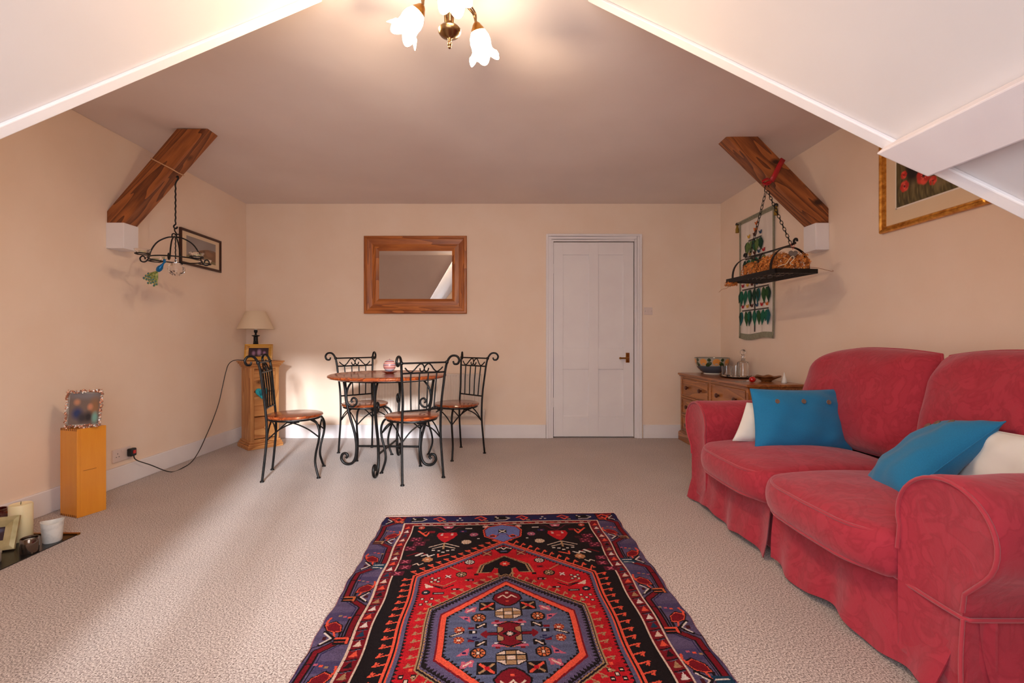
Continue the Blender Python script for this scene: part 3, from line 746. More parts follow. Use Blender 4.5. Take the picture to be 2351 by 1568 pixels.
    # blue medallion crowning the hexagon, at both ends
    for s_ in (1,-1):
        f = (lambda y: y) if s_ == 1 else (lambda y: 2*CT-y)
        P = [(0,f(.148)),(.070,f(.175)),(.090,f(.215)),(.082,f(.285)),(.030,f(.325)),(0,f(.350)),(-.030,f(.325)),(-.082,f(.285)),(-.090,f(.215)),(-.070,f(.175))]
        poly([(p[0]*1.13, f(.245)+(p[1]-f(.245))*1.12) for p in P], 'coral'); poly([(p[0]*1.07, f(.245)+(p[1]-f(.245))*1.06) for p in P], 'dred'); poly(P, 'blue')
        for dx_ in (-.05,.05): poly([(dx_-.024,f(.285)),(dx_,f(.262)),(dx_+.024,f(.285)),(dx_*.8,f(.305))], 'coral'); rect(dx_, f(.285), .012, .008, 'brown')
        cross(0, f(.228), .016, 'wht', 'black'); rect(0, f(.305), .010, .016, 'blue'); line([(-.03,f(.29)),(-.02,f(.262)),(.02,f(.262)),(.03,f(.29))], .005, 'dred')
        # dark anchor above the inner medallion
        A = [(0,f(.500)),(.088,f(.575)),(.10,f(.640)),(.058,f(.640)),(.045,f(.600)),(.026,f(.610)),(.026,f(.690)),(-.026,f(.690)),(-.026,f(.610)),(-.045,f(.600)),(-.058,f(.640)),(-.10,f(.640)),(-.088,f(.575))]
        poly([(p[0]*1.22, f(.59)+(p[1]-f(.59))*1.10) for p in A], 'tan'); poly([(p[0]*1.14, f(.59)+(p[1]-f(.59))*1.06) for p in A], 'black'); poly([(p[0]*1.08, f(.59)+(p[1]-f(.59))*1.03) for p in A], 'tan'); poly(A, 'black')
        flower(0, f(.567), .022, 'red', 'coral', 'black'); 
        poly([(-.045,f(.425)),(0,f(.40)),(.045,f(.425)),(.018,f(.470)),(-.018,f(.470))], 'black'); line([(-.035,f(.425)),(-.012,f(.412)),(0,f(.43)),(.012,f(.412)),(.035,f(.425))], .006, 'wht'); rect(0, f(.45), .014,.006,'grey')
        for sg in (1,-1):
            cross(sg*.078, f(.468), .017, 'tan', 'dred'); flower(sg*.155, f(.545), .020, 'wht', 'black', 'black'); flower(sg*.182, f(.652), .020, 'tan', 'black', 'black')
            line([(sg*.235,f(.585)),(sg*.19,f(.622))], .005, 'tan'); rect(sg*.152, f(.600), .014,.008,'dred'); rect(sg*.152, f(.60), .006,.004,'black')
            dots(sg*.285, f(.69), .014, 'cream', 'black'); line([(sg*.21,f(.735)),(sg*.25,f(.76)),(sg*.29,f(.735)),(sg*.25,f(.748))], .006, 'black'); line([(sg*.20,f(.70)),(sg*.25,f(.74)),(sg*.30,f(.71))], .004, 'tan')
            poly([(sg*.325,f(.715)),(sg*.285,f(.745)),(sg*.318,f(.750))], 'cream'); rect(sg*.145, f(.70), .016,.009,'black'); rect(sg*.14, f(.70), .006,.005,'pink'); rect(sg*.16,f(.70),.005,.004,'tan')
            rect(sg*.20, f(.765), .016,.007,'black'); rect(sg*.205, f(.765), .006,.004,'wht')
            flower(sg*.315, f(.782), .014, 'teal', 'black', 'black'); rect(sg*.265,f(.79),.022,.008,'black'); line([(sg*.28,f(.79)),(sg*.25,f(.79))], .005,'wht')
            dots(sg*.305, f(.845), .018, 'cream', 'black'); cross(sg*.235,f(.665),.009,'wht','dred')
            rect(sg*.12, f(.655), .010,.007,'black'); rect(sg*.30,f(.89),.007,.006,'coral')
            poly([(sg*.10,f(.70)),(sg*.13,f(.73)),(sg*.07,f(.73))], 'dred')
    # tan comb with hooks, mauve ring, coral ring, blue-grey heart
    K = hexa(.664,.893,.284)
    hooks(K, .034, .036, 'tan', side=-1, wd=.005); poly(hexa(.655,.886,.290), 'tan'); poly(hexa(.660,.889,.286), 'black'); poly(hexa(.668,.894,.281), 'tan'); poly(hexa(.673,.897,.277), 'black')
    poly(hexa(.688,.905,.268), 'mauve'); teeth(hexa(.688,.905,.268), .014, .014, 'black', side=1); teeth(hexa(.682,.901,.272), .010, .014, 'mauve', side=-1)
    poly(hexa(.712,.925,.240), 'dred'); poly(hexa(.720,.930,.234), 'coral'); poly(hexa(.742,.942,.216), 'black'); poly(hexa(.744,.943,.215), 'grey'); teeth(hexa(.742,.942,.216), .012, .016, 'black', side=1)
    w_, m_ = poly(hexa(.755,.95,.205), None); sub = img[w_]; yy = V[w_]; sub[m_] = (C['grey']*(1+.16*np.sin(yy*190)*np.sin(yy*47))[..., None]*np.array([1,1,1.04]))[m_]
    for s_ in (1,-1):
        f = (lambda y: y) if s_ == 1 else (lambda y: 2*CT-y)
        P = [(0,f(.783)),(.045,f(.812)),(.052,f(.840)),(.030,f(.868)),(.008,f(.882)),(-.008,f(.882)),(-.030,f(.868)),(-.052,f(.840)),(-.045,f(.812))]
        poly([(p[0]*1.12,f(.83)+(p[1]-f(.83))*1.12) for p in P], 'black'); poly(P, 'dred'); line([(-.035,f(.832)),(-.016,f(.815)),(0,f(.835)),(.016,f(.815)),(.035,f(.832))], .006, 'cream'); rect(0,f(.80),.006,.004,'cream'); rect(0,f(.855),.007,.004,'coral')
        P = [(.022,f(.900)),(.045,f(.915)),(.045,f(.945)),(.022,f(.960)),(-.022,f(.960)),(-.045,f(.945)),(-.045,f(.915)),(-.022,f(.900))]
        poly([(p[0]*1.1,f(.93)+(p[1]-f(.93))*1.12) for p in P], 'black'); poly(P, 'cream'); rect(0,f(.93),.045,.010,'tan'); rect(0,f(.93),.015,.030,'tan'); rect(0,f(.93),.013,.009,'cream')
        for x_ in (-.016,.016): line([(x_,f(.902)),(x_,f(.958))], .0035, 'black')
        for y_ in (.919,.941): line([(-.045,f(y_)),(.045,f(y_))], .0035, 'black')
        for sg in (1,-1):
            rect(sg*.074, f(.885), .030, .026, 'black'); line([(sg*.055,f(.868)),(sg*.095,f(.902))], .010, 'coral'); line([(sg*.055,f(.902)),(sg*.095,f(.868))], .008, 'tan'); rect(sg*.074,f(.885),.008,.007,'red')
            flower(sg*.103, f(.953), .022, 'orange', 'black', 'black'); zed(sg*.135, f(.905), .013, 'cream', 'pink', sg); zed(sg*.095, f(.998), .013, 'cream', 'black', sg)
            poly([(sg*.175,f(.940)),(sg*.135,f(.945)),(sg*.132,f(.980))], 'pink'); rect(sg*.148,f(.955),.006,.005,'navy'); flower(sg*.168, f(1.018), .018, 'orange', 'dred'); rect(sg*.128,f(1.012),.010,.006,'dred')
            line([(sg*.020,f(.985)),(sg*.055,f(.985))], .012, 'pink'); rect(sg*.045,f(.998),.006,.004,'wht'); rect(sg*.04,f(.975),.008,.005,'dred')
            rect(sg*.115,f(1.030),.008,.004,'navy')
        rect(0,f(.985),.014,.007,'orange')
    # heart of the medallion
    rect(0,CT,.042,.040,'black'); rect(0,CT,.038,.036,'tan'); P = [(0,CT-.062),(.04,CT-.045),(.018,CT-.03),(.018,CT-.018),(.04,CT),(.018,CT+.018),(.018,CT+.03),(.04,CT+.045),(0,CT+.062),(-.04,CT+.045),(-.018,CT+.03),(-.018,CT+.018),(-.04,CT),(-.018,CT-.018),(-.018,CT-.03),(-.04,CT-.045)]
    poly([(p[0]*1.12,CT+(p[1]-CT)*1.1) for p in P], 'black'); poly(P, 'dred'); poly([(-.026,CT),(0,CT-.017),(.026,CT),(0,CT+.017)], 'black'); flower(0,CT,.009,'red','wht')
    def wings(sg):
        line([(sg*.045,CT),(sg*.085,CT)], .018,'black'); line([(sg*.045,CT),(sg*.083,CT)], .011,'dred'); poly([(sg*.078,CT-.022),(sg*.096,CT-.004),(sg*.096,CT+.004),(sg*.078,CT+.022),(sg*.07,CT)], 'dred')
        line([(sg*.155,CT-.014),(sg*.195,CT+.006)], .012,'black'); line([(sg*.158,CT-.012),(sg*.192,CT+.004)], .005,'cream'); rect(sg*.122,CT-.012,.014,.009,'black'); rect(sg*.118,CT-.012,.005,.006,'wht'); line([(sg*.10,CT+.022),(sg*.12,CT+.03),(sg*.14,CT+.02)], .005,'navy')
    mir(wings)
    # hand-woven irregularity and selvedge
    rs = np.random.RandomState(2); img *= (1+.16*(rs.rand(ny, nx)-.5))[..., None]
    edge = (np.abs(U) > .6425-.007); img[edge] = C['pink']*.75+C['cream']*.25
    img = np.clip(img*.66, 0, 1)
    # geometry
    TL = np.array([-.640, 2.534]); es = np.array([1.283,.064])/1.285; et = np.array([.026,-1.0])
    gs = np.linspace(0, Wd, nx+1); gt = np.linspace(0, Ln, ny+1); GS, GT = np.meshgrid(gs, gt)
    wob = .0035*np.sin(GT*21)*np.sin(GS/Wd*PI-PI/2)+.002*np.sin(GT*53)*((GS < .01)|(GS > Wd-.01)); GS2 = GS+wob; GT2 = GT+.0022*np.sin(GS*17)*(GT < .02)
    PX = TL[0]+GS2*es[0]+GT2*et[0]; PY = TL[1]+GS2*es[1]+GT2*et[1]
    d = np.minimum(np.minimum(GS, Wd-GS), np.minimum(GT, Ln-GT)); PZ = .0095*np.clip(d/.006,0,1)**.5+.0006*rs.rand(ny+1, nx+1)+.001*np.sin(GT*15)*np.sin(GS*9)*np.clip(d/.05,0,1)
    PZ = np.maximum(PZ, .0008)
    vs = np.stack([PX, PY, PZ], -1).reshape(-1, 3)
    jj, ii = np.meshgrid(np.arange(ny), np.arange(nx), indexing='ij'); a = (jj*(nx+1)+ii).ravel()
    fs = np.stack([a, a+nx+1, a+nx+2, a+1], -1)
    me = bpy.data.meshes.new('pile'); me.vertices.add(len(vs)); me.vertices.foreach_set('co', vs.astype('f').ravel())
    me.loops.add(fs.size); me.loops.foreach_set('vertex_index', fs.astype('i').ravel()); me.polygons.add(len(fs)); me.polygons.foreach_set('loop_start', (np.arange(len(fs))*4).astype('i'))
    me.update(calc_edges=True); me.validate()
    at_ = me.color_attributes.new('paint', 'FLOAT_COLOR', 'CORNER'); c4 = np.ones((len(fs), 4, 4), 'f'); c4[:, :, :3] = img.reshape(-1, 1, 3); at_.data.foreach_set('color', c4.ravel())
    me.polygons.foreach_set('use_smooth', [True]*len(me.polygons))
    return me, TL, es, et, Wd, Ln
M_rug = vcol_mat('hand_knotted_wool', .95, bump=.5, bscale=260)
M_rug.node_tree.nodes['Principled BSDF'].inputs['Specular IOR Level'].default_value = .15
rug = thing('rug', 'red, black and blue patterned tribal rug lying on the beige carpet', 'rug', (0.03,1.5,0))
me, TL, es, et, Wd, Ln = build_rug()
part('pile', me, M_rug, rug, world=True)
M_cord = mat('cream_rug_cord', (214,186,176), .9)
for k, tt in ((0,-.002), (1,Ln+.002)):
    fr = MB()
    p = [TL+es*(Wd*i/40)+et*(tt+.0015*math.sin(i*1.7)) for i in range(41)]
    fr.tube([(q_[0], q_[1], .005) for q_ in p], .0045, 6)
    part('end_cord', fr, M_cord, rug, smooth=80, world=True, label='cream bound end of the rug')

# ------------------------------------------------------------------ round iron table
TX, TY = -.885, 3.60
tb = thing('dining_table', 'round varnished wooden table on four scrolled black iron legs', 'table', (TX,TY,0))
part('table_top', MB().lathe([(0,.697),(.425,.697),(.448,.703),(.455,.712),(.452,.720),(.438,.7265),(.415,.729),(.405,.727),(0,.727)], n=72), M_seat, tb, smooth=30)
for k in range(4):
    a = PI/2*k-.04; ca, sa = math.cos(a), math.sin(a)
    def Pn(r, z): return (r*ca, r*sa, z)
    leg = cr([Pn(.36,.695),(Pn(.345,.60)),Pn(.335,.50),Pn(.305,.38),Pn(.27,.26),Pn(.255,.16),Pn(.262,.07),Pn(.285,.025),Pn(.32,.012),Pn(.355,.022),Pn(.376,.055),Pn(.366,.090),Pn(.340,.096),Pn(.325,.078),Pn(.338,.060)], 5)
    lo = part('leg', MB().tube(leg, .0105, 8), M_iron, tb, smooth=60)
    part('scroll_bracket', MB().tube(cr([Pn(.265,.692),Pn(.315,.63),Pn(.335,.56),Pn(.325,.49),Pn(.29,.465),Pn(.258,.485),Pn(.255,.52),Pn(.28,.535),Pn(.296,.515),Pn(.286,.498)], 5), .008, 8), M_iron, lo, smooth=60)
for a in (-.04, PI/2-.04):
    part('stretcher', MB().tube([(-.256*math.cos(a),-.256*math.sin(a),.155),(.256*math.cos(a),.256*math.sin(a),.155)], .0085, 8), M_iron, tb, smooth=60)
part('top_ring', MB().tube([(.375*math.cos(2*PI*i/48),.375*math.sin(2*PI*i/48),.691) for i in range(48)], .0065, 6, closed=True), M_iron, tb, smooth=60)

# ------------------------------------------------------------------ iron chairs (local +x = the way one sits)
def make_chair(label):
    t = thing('dining_chair', label, 'chair', group='iron scroll back chairs round the table')
    part('seat', MB().lathe([(0,.425),(.175,.425),(.192,.429),(.197,.437),(.193,.446),(.180,.450),(0,.450)], n=56), M_seat, t, smooth=30)
    part('seat_ring', MB().tube([(.178*math.cos(2*PI*i/40),.178*math.sin(2*PI*i/40),.418) for i in range(40)], .007, 6, closed=True), M_iron, t, smooth=60)
    hub = []
    for s_ in (1, -1):
        post = cr([(-.185,.158*s_,.004),(-.170,.154*s_,.15),(-.158,.150*s_,.30),(-.160,.149*s_,.43),(-.172,.150*s_,.56),(-.184,.160*s_,.68),(-.196,.170*s_,.79),(-.212,.180*s_,.846),(-.232,.198*s_,.876),(-.258,.224*s_,.876),(-.272,.238*s_,.850),(-.264,.230*s_,.822),(-.246,.212*s_,.820),(-.240,.206*s_,.840)], 5)
        lg = part('back_leg', MB().tube(post, [.0085]*(len(post)-12)+[.0085-.0002*i for i in range(12)], 8), M_iron, t, smooth=60)
        part('foot_pad', MB().lathe([(0,0),(.014,0),(.015,.005),(.011,.010),(0,.012)], (-.185,.158*s_,0), 14), M_iron, lg, smooth=50)
        part('boss', MB().ball((-.206,.174*s_,.832), .0135), M_iron, lg, smooth=80)
        fl = cr([(.135,.118*s_,.418),(.168,.145*s_,.395),(.188,.160*s_,.340),(.184,.158*s_,.27),(.164,.142*s_,.18),(.158,.138*s_,.11),(.170,.148*s_,.05),(.184,.160*s_,.004)], 6)
        lg2 = part('front_leg', MB().tube(fl, .0085, 8), M_iron, t, smooth=60)
        part('foot_pad', MB().lathe([(0,0),(.014,0),(.015,.005),(.011,.010),(0,.012)], (.184,.160*s_,0), 14), M_iron, lg2, smooth=50)
        hub.append((-.158,.150*s_,.285)); hub.append((.186,.159*s_,.295))
    L4 = [hub[0], hub[1], hub[3], hub[2]]
    for i in range(4):
        a, b = Vector(L4[i]), Vector(L4[(i+1) % 4]); m = (a+b)/2; mr = Vector((m.x, m.y, 0))
        e1 = a.lerp(b, .62); e2 = a.lerp(b, .38)
        for p, e in ((a, e1), (b, e2)):
            q = p.lerp(e, .42); top = Vector((e.x, e.y, .408)); mm = (m.x*1.0, m.y*1.0)
            part('brace', MB().tube(cr([p, Vector((p.lerp(e,.35).x, p.lerp(e,.35).y, .355)), Vector((p.lerp(e,.75).x, p.lerp(e,.75).y, .398)), top], 5), .0052, 6), M_iron, t, smooth=60)
    def bk(y, z):          # a point of the back plane
        x = np.interp(z, [.43,.56,.68,.79,.85], [-.160,-.172,-.184,-.196,-.214]); return (float(x), y, z)
    part('back_rail', MB().tube([bk(-.175,.832), bk(.175,.832)], .0065, 8), M_iron, t, smooth=60)
    part('back_rail', MB().tube([bk(-.167,.762), bk(.167,.762)], .0065, 8), M_iron, t, smooth=60)
    part('back_rail', MB().tube([bk(-.148,.502), (bk(0,.502)[0]-.012,0,.500), bk(.148,.502)], .0065, 8), M_iron, t, smooth=60)
    for y in (-.100,-.034,.034,.100):
        part('back_bar', MB().tube([bk(y,.762), bk(y*.95,.64), (bk(0,.502)[0]-.010*(1-abs(y)/.15), y*.88, .501)], .0055, 6), M_iron, t, smooth=60)
    for s_ in (1,-1):
        sc = [(.145,.800),(.125,.780),(.100,.768),(.075,.785),(.052,.812),(.030,.826),(.010,.815),(.000,.790),(.012,.772),(.028,.776),(.034,.795)]
        part('back_scroll', MB().tube(cr([bk(s_*y, z) for y, z in sc], 5), .0050, 6), M_iron, t, smooth=60)
    return t
def ang(dx, dy): return math.atan2(dy, dx)
chair = make_chair('iron chair left of the table, side on to the camera, back to the left wall')
chair.location = (-1.525,3.385,0); chair.rotation_euler = (0,0,ang(.347,.092))
for (x, y, r, lb) in ((-.650,3.345,ang(-.22,.30),'iron chair nearest the camera in front of the table, its back turned to us'),
                      (-1.185,3.985,ang(.24,-.265),'iron chair behind the table on its left, facing the camera'),
                      (-.385,3.985,ang(-.26,-.265),'iron chair behind the table on its right, in front of the radiator end')):
    copy_tree(chair, loc=(x,y,0), rz=r, label=lb)

# striped globe candle on a star plate
gc = thing('globe_candle', 'round candle with pink, grey and brown bands on the table', 'candle', (TX-.005,3.655,.727+.012))
gm = mat('banded_wax', (190,140,140), .35); nt = gm.node_tree; b = nt.nodes['Principled BSDF']; L = nt.links.new
tc = nn(nt,'ShaderNodeTexCoord'); sp = nn(nt,'ShaderNodeSeparateXYZ'); L(tc.outputs['Object'], sp.inputs[0]); mr = nn(nt,'ShaderNodeMapRange'); mr.inputs[1].default_value = 0; mr.inputs[2].default_value = .1; L(sp.outputs[2], mr.inputs[0])
rp = nn(nt,'ShaderNodeValToRGB'); rp.color_ramp.interpolation = 'CONSTANT'; L(mr.outputs[0], rp.inputs[0]); el = rp.color_ramp.elements
bands = [(0,(150,148,160)),(.18,(196,160,156)),(.28,(150,70,66)),(.36,(200,150,140)),(.46,(160,76,70)),(.52,(150,148,156)),(.60,(190,110,100)),(.68,(206,170,160)),(.76,(156,78,74)),(.84,(160,150,160)),(.92,(190,120,112))]
el[0].position = 0; el[0].color = srgb(*bands[0][1]); el[1].position = bands[1][0]; el[1].color = srgb(*bands[1][1])
for p_, c_ in bands[2:]: el.new(p_).color = srgb(*c_)
L(rp.outputs[0], b.inputs['Base Color'])
part('wax_ball', MB().ball((0,0,.048), .049, n=32), gm, gc, smooth=80)
part('wick', MB().tube([(0,0,.095),(.002,0,.104)], .0012, 6), M_blackp, gc)
star = thing('star_plate', 'dark red scalloped saucer under the globe candle', 'plate', (TX-.005,3.655,.727))
part('saucer', MB().lathe([(0,.0005),(.030,.0005),(.045,.008),(.058,.013),(.056,.0145),(.040,.0115),(0,.0115)], n=64, mod=lambda i,a,r,z: (r*(1+(.12*math.cos(8*a) if r > .04 else 0)), z)), mat('dark_red_glass', (104,20,22), .15, Coat_Weight=.5), star, smooth=40)

# ------------------------------------------------------------------ radiator under the mirror
rd = thing('radiator', 'low white panel radiator on the back wall behind the table', 'radiator', (-.80,YB,.2))
rp_ = MB(); X0, X1 = -1.42, -.20; n = 44
vs = []; 
for i in range(n*4+1):
    x = X0+(X1-X0)*i/(n*4); d = .0 if i % 4 in (0,) else (.007 if i % 4 in (2,) else .0045); vs += [(x, YB-.055-d, .255), (x, YB-.055-d, .630), (x, YB-.062, .645), (x, YB-.062, .24)]
fs = []
for i in range(n*4):
    a = i*4; b_ = a+4; fs += [(a,b_,b_+1,a+1), (a+1,b_+1,b_+2,a+2), (a+3,b_+3,b_,a)]
part('front_panel', MB().add(vs, fs), M_rad, rd, world=True)
part('top_grille', B(X0,X1,YB-.062,YB-.03,.645,.655), M_rad, rd, world=True, bevel=.002)
part('bottom_rail', B(X0,X1,YB-.062,YB-.03,.228,.24), M_rad, rd, world=True, bevel=.002)
part('rear_panel', B(X0+.01,X1-.01,YB-.04,YB-.03,.24,.645), M_rad, rd, world=True)
for x in (X0, X1-.006): part('side_panel', B(x,x+.006,YB-.062,YB-.03,.228,.655), M_rad, rd, world=True)
for x in (X0+.2, X1-.2): part('wall_bracket', B(x,x+.03,YB-.03,YB,.3,.6), M_rad, rd, world=True)
v_ = part('valve', MB().lathe([(0,.0),(.012,.0),(.012,.03),(.016,.032),(.016,.055),(.012,.06),(0,.06)], (X1+.03,YB-.045,.235), 14), M_rad, rd, world=True, smooth=40)
part('pipe', MB().tube([(X1+.03,YB-.045,.0),(X1+.03,YB-.045,.235)], .006, 8).tube([(X1-.004,YB-.045,.25),(X1+.03,YB-.045,.25)], .008, 8), M_rad, rd, world=True, smooth=60)
part('pipe', MB().tube([(X0-.03,YB-.045,.0),(X0-.03,YB-.045,.25),(X0+.004,YB-.045,.25)], .007, 8), M_rad, rd, world=True, smooth=60)

# ------------------------------------------------------------------ mirror and pictures
def frame_rails(x0, x1, z0, z1, w, prof, mats, parent, y, axis='x', name='frame_rail', world=True, k=1):
    """mitred rails; prof = [(inset fraction, depth out of the wall)]; plane is the wall at y (axis 'x': back wall) or the side walls (axis 'y')"""
    def Pt(u, z, d):
        return (u, y-d, z) if axis == 'x' else (y+k*d, u, z)
    C0 = [(x0,z0),(x1,z0),(x1,z1),(x0,z1)]
    for i in range(4):
        a, b_ = C0[i], C0[(i+1) % 4]
        mb = MB(); vs = []
        for f, d in prof:
            def ins(c):
                return (c[0]+(w*f if c[0] == x0 else -w*f), c[1]+(w*f if c[1] == z0 else -w*f))
            A, B_ = ins(a), ins(b_); vs.append(Pt(A[0],A[1],d)); vs.append(Pt(B_[0],B_[1],d))
        fs = [(2*j,2*j+1,2*j+3,2*j+2) for j in range(len(prof)-1)]
        m = len(prof); fs += [(2*(m-1),2*(m-1)+1,1,0), tuple(2*j for j in range(m-1,-1,-1)), tuple(2*j+1 for j in range(m))]
        part(name, mb.add(vs, fs), mats[i % 2], parent, world=world)
mi = thing('wall_mirror', 'landscape mirror in a broad honey oak frame on the back wall', 'mirror', (-.865,YB,1.65))
frame_rails(-1.385,-.345,1.262,2.048,.150,[(0,0),(0,.028),(.05,.034),(.16,.034),(.22,.028),(.55,.020),(.82,.024),(.92,.018),(1,.012),(1,0)],(M_oak,M_oakv),mi,YB)
part('mirror_glass', B(-1.385+.145,-.345-.145,YB-.010,YB-.004,1.262+.145,2.048-.145), M_mirror, mi, world=True)

def painted(w, h, fn, nx=90, ny=60, plane='xz'):
    """a flat picture w x h, colours painted by fn(u, v) -> (…,3) linear, u right, v up in 0..1"""
    u = (np.arange(nx)+.5)/nx; v = (np.arange(ny)+.5)/ny; U, V = np.meshgrid(u, v); col = np.clip(fn(U, V), 0, 1)
    vs = [((i/nx-.5)*w, 0, (j/ny)*h) for j in range(ny+1) for i in range(nx+1)]
    fs = [(j*(nx+1)+i, j*(nx+1)+i+1, (j+1)*(nx+1)+i+1, (j+1)*(nx+1)+i) for j in range(ny) for i in range(nx)]
    me = bpy.data.meshes.new('picture'); me.from_pydata(vs, [], fs); me.update()
    at_ = me.color_attributes.new('paint', 'FLOAT_COLOR', 'CORNER'); c4 = np.ones((len(fs),4,4),'f'); c4[:,:,:3] = col.reshape(-1,1,3); at_.data.foreach_set('color', c4.ravel())
    return me
def lin(*c): return np.array(srgb(*c)[:3])
def blob(img, U, V, x, y, rx, ry, c, soft=.25, a=1):
    d = np.hypot((U-x)/rx, (V-y)/ry); m = np.clip((1-d)/soft, 0, 1)[..., None]*a
    img[:] = img*(1-m)+lin(*c)*m

# small landscape print, left wall
pl = thing('framed_picture', 'small landscape print in a thin dark frame on the left wall', 'picture', (XL,3.95,1.6), group='framed pictures on the walls')
frame_rails(3.678,4.212,1.612,1.902,.020,[(0,0),(0,.018),(.5,.021),(1,.014),(1,0)],(M_dkframe,M_dkframe),pl,XL,axis='y')
part('mount', B(XL+.004,XL+.008,3.69,4.20,1.622,1.892), M_mount, pl, world=True)
def landscape(U, V):
    img = np.ones(U.shape+(3,))*lin(150,140,136)
    img[:] += (np.sin(U*9+V*4)*.02)[..., None]
    hill = .55+.18*np.sin(U*3.2+.5)-.35*U; m = V < hill; img[m] = lin(128,92,66)
    for x,y,rx,ry,c in ((.25,.42,.18,.16,(150,112,84)),(.5,.33,.2,.12,(112,82,58)),(.35,.2,.25,.08,(136,110,80)),(.75,.16,.25,.10,(100,84,66)),(.42,.5,.05,.05,(90,70,54)),(.15,.6,.1,.05,(120,104,92)),(.6,.42,.04,.05,(160,84,60))): blob(img,U,V,x,y,rx,ry,c,.6)
    m = V < .13; img[m] = lin(134,120,84); return img
part('print', painted(.385,.185,landscape), M_picglaze, pl, world=False, loc=(.0095,-.005,.068), rot=(0,0,-PI/2))

# poppies, right wall
pp_ = thing('framed_picture', 'gilt framed watercolour of red poppies on the right wall above the sofa', 'picture', (XR,2.37,1.6), group='framed pictures on the walls')
frame_rails(2.077,2.674,1.608,2.115,.034,[(0,0),(0,.020),(.15,.030),(.4,.033),(.6,.026),(.8,.028),(1,.016),(1,0)],(M_gold,M_gold),pp_,XR,axis='y',k=-1)
part('mount', B(XR-.010,XR-.005,2.10,2.65,1.63,2.09), M_mount, pp_, world=True)
bev = mat('white_bevel', (244,234,220), .7)
part('mount_bevel', MB().box(XR-.0115,XR-.009,2.170,2.575,1.722,1.730).box(XR-.0115,XR-.009,2.170,2.575,2.022,2.030).box(XR-.0115,XR-.009,2.167,2.175,1.722,2.03).box(XR-.0115,XR-.009,2.570,2.578,1.722,2.03), bev, pp_, world=True)
def poppies(U, V):
    rs = np.random.RandomState(4); img = np.ones(U.shape+(3,))*lin(96,84,50)
    img *= (1+.45*np.sin(U*95+4*np.sin(V*7))*np.sin(U*37+V*3))[..., None]
    for i in range(26): blob(img,U,V,rs.rand(),rs.rand()*.9,.02+.05*rs.rand(),.10+.15*rs.rand(),[(58,52,34),(140,122,84),(48,42,34),(118,96,60)][i%4],.8,.7)
    blob(img,U,V,.26,.62,.15,.3,(30,22,22),.5); blob(img,U,V,.55,.75,.2,.22,(34,26,26),.6); blob(img,U,V,.8,.5,.2,.4,(112,96,58),.9,.7)
    def pop(x,y,r):
        for k in range(6):
            a = k*1.05+x*9; blob(img,U,V,x+r*.5*math.cos(a),y+r*.75*math.sin(a),r*.62,r*.95,[(214,58,46),(232,84,66),(196,40,36)][k%3],.35)
        blob(img,U,V,x,y,r*.24,r*.34,(40,20,22),.5)
        for k in range(7): blob(img,U,V,x+r*.34*math.cos(k*.9),y+r*.5*math.sin(k*.9),r*.06,r*.09,(240,170,150),.5)
    pop(.42,.42,.105); pop(.13,.36,.07); pop(.12,.58,.05); pop(.55,.27,.055); pop(.70,.60,.075); pop(.33,.86,.07); pop(.88,.8,.06); pop(.9,.35,.045)
    for k in range(14): blob(img,U,V,.05+.07*k,.14+.05*math.sin(k*2),.012,.09,(132,118,74),.6,.8)
    return img
part('painting', painted(.395,.290,poppies,130,100), M_picglaze, pp_, loc=(-.0125,.0025,.130), rot=(0,0,-PI/2))
# turn the picture towards the room: its right runs towards the camera
for o in pp_.children:
    if o.name.startswith('painting'): o.rotation_euler = (0,0,-PI/2)

# light switch
sw = thing('light_switch', 'white wall plate light switch to the right of the door', 'switch', (1.497,YB,1.25))
part('plate', B(-.043,.043,-.008,0,-.0,.076), M_switch, sw, bevel=.003)
part('rocker', B(-.008,.008,-.013,-.008,.025,.050), M_switch, sw, bevel=.002)
for x in (-.032,.032): part('screw', MB().tube([(x,-.0095,.038),(x,-.008,.038)], .003, 10), M_chrome, sw)

# ------------------------------------------------------------------ pine drawer column in the corner
pc = thing('drawer_tower', 'narrow waxed pine drawer tower standing across the left back corner', 'cabinet', (-2.27,4.31,0), math.radians(47))
w, d = .124, .112
part('side_panel', B(-w,-w+.018,-d,d,.07,.76), M_pine, pc, bevel=.002); part('side_panel', B(w-.018,w,-d,d,.07,.76), M_pine, pc, bevel=.002)
part('back_panel', B(-w+.018,w-.018,d-.01,d,.07,.76), M_pine, pc)
part('face_frame', MB().box(-w,-w+.03,-d-.012,-d,.07,.76).box(w-.03,w,-d-.012,-d,.07,.76).box(-w+.03,w-.03,-d-.012,-d,.73,.76).box(-w+.03,w-.03,-d-.012,-d,.07,.085), M_pine, pc, bevel=.002)
pl_ = MB()
for a, z0, z1 in ((.030,0,.035),(.022,.035,.055),(.012,.055,.072)): pl_.box(-w-a,w+a,-d-a-.01,d+a*.6,z0,z1)
part('plinth', pl_, M_pineh, pc, bevel=.004)
cn = MB()
for a, z0, z1 in ((.008,.74,.755),(.018,.755,.772),(.030,.772,.787),(.040,.787,.800)): cn.box(-w-a,w+a,-d-a-.008,d+a*.5,z0,z1)
part('cornice', cn, M_pineh, pc, bevel=.004)
for i, (a, b_) in enumerate(((.09,.285),(.292,.515),(.522,.726))):
    dr = part('drawer', MB().box(-w+.032,w-.032,-d-.006+(.004 if i else 0),d-.02,a,b_), M_pineh, pc, bevel=.003)
    part('knob', MB().lathe([(0,.0),(.007,.0),(.006,.010),(.014,.016),(.015,.022),(.010,.028),(0,.030)], (0,-d-.004,(a+b_)/2), 18, M=Matrix.Rotation(PI/2,3,'X')), M_pine, dr, smooth=50)
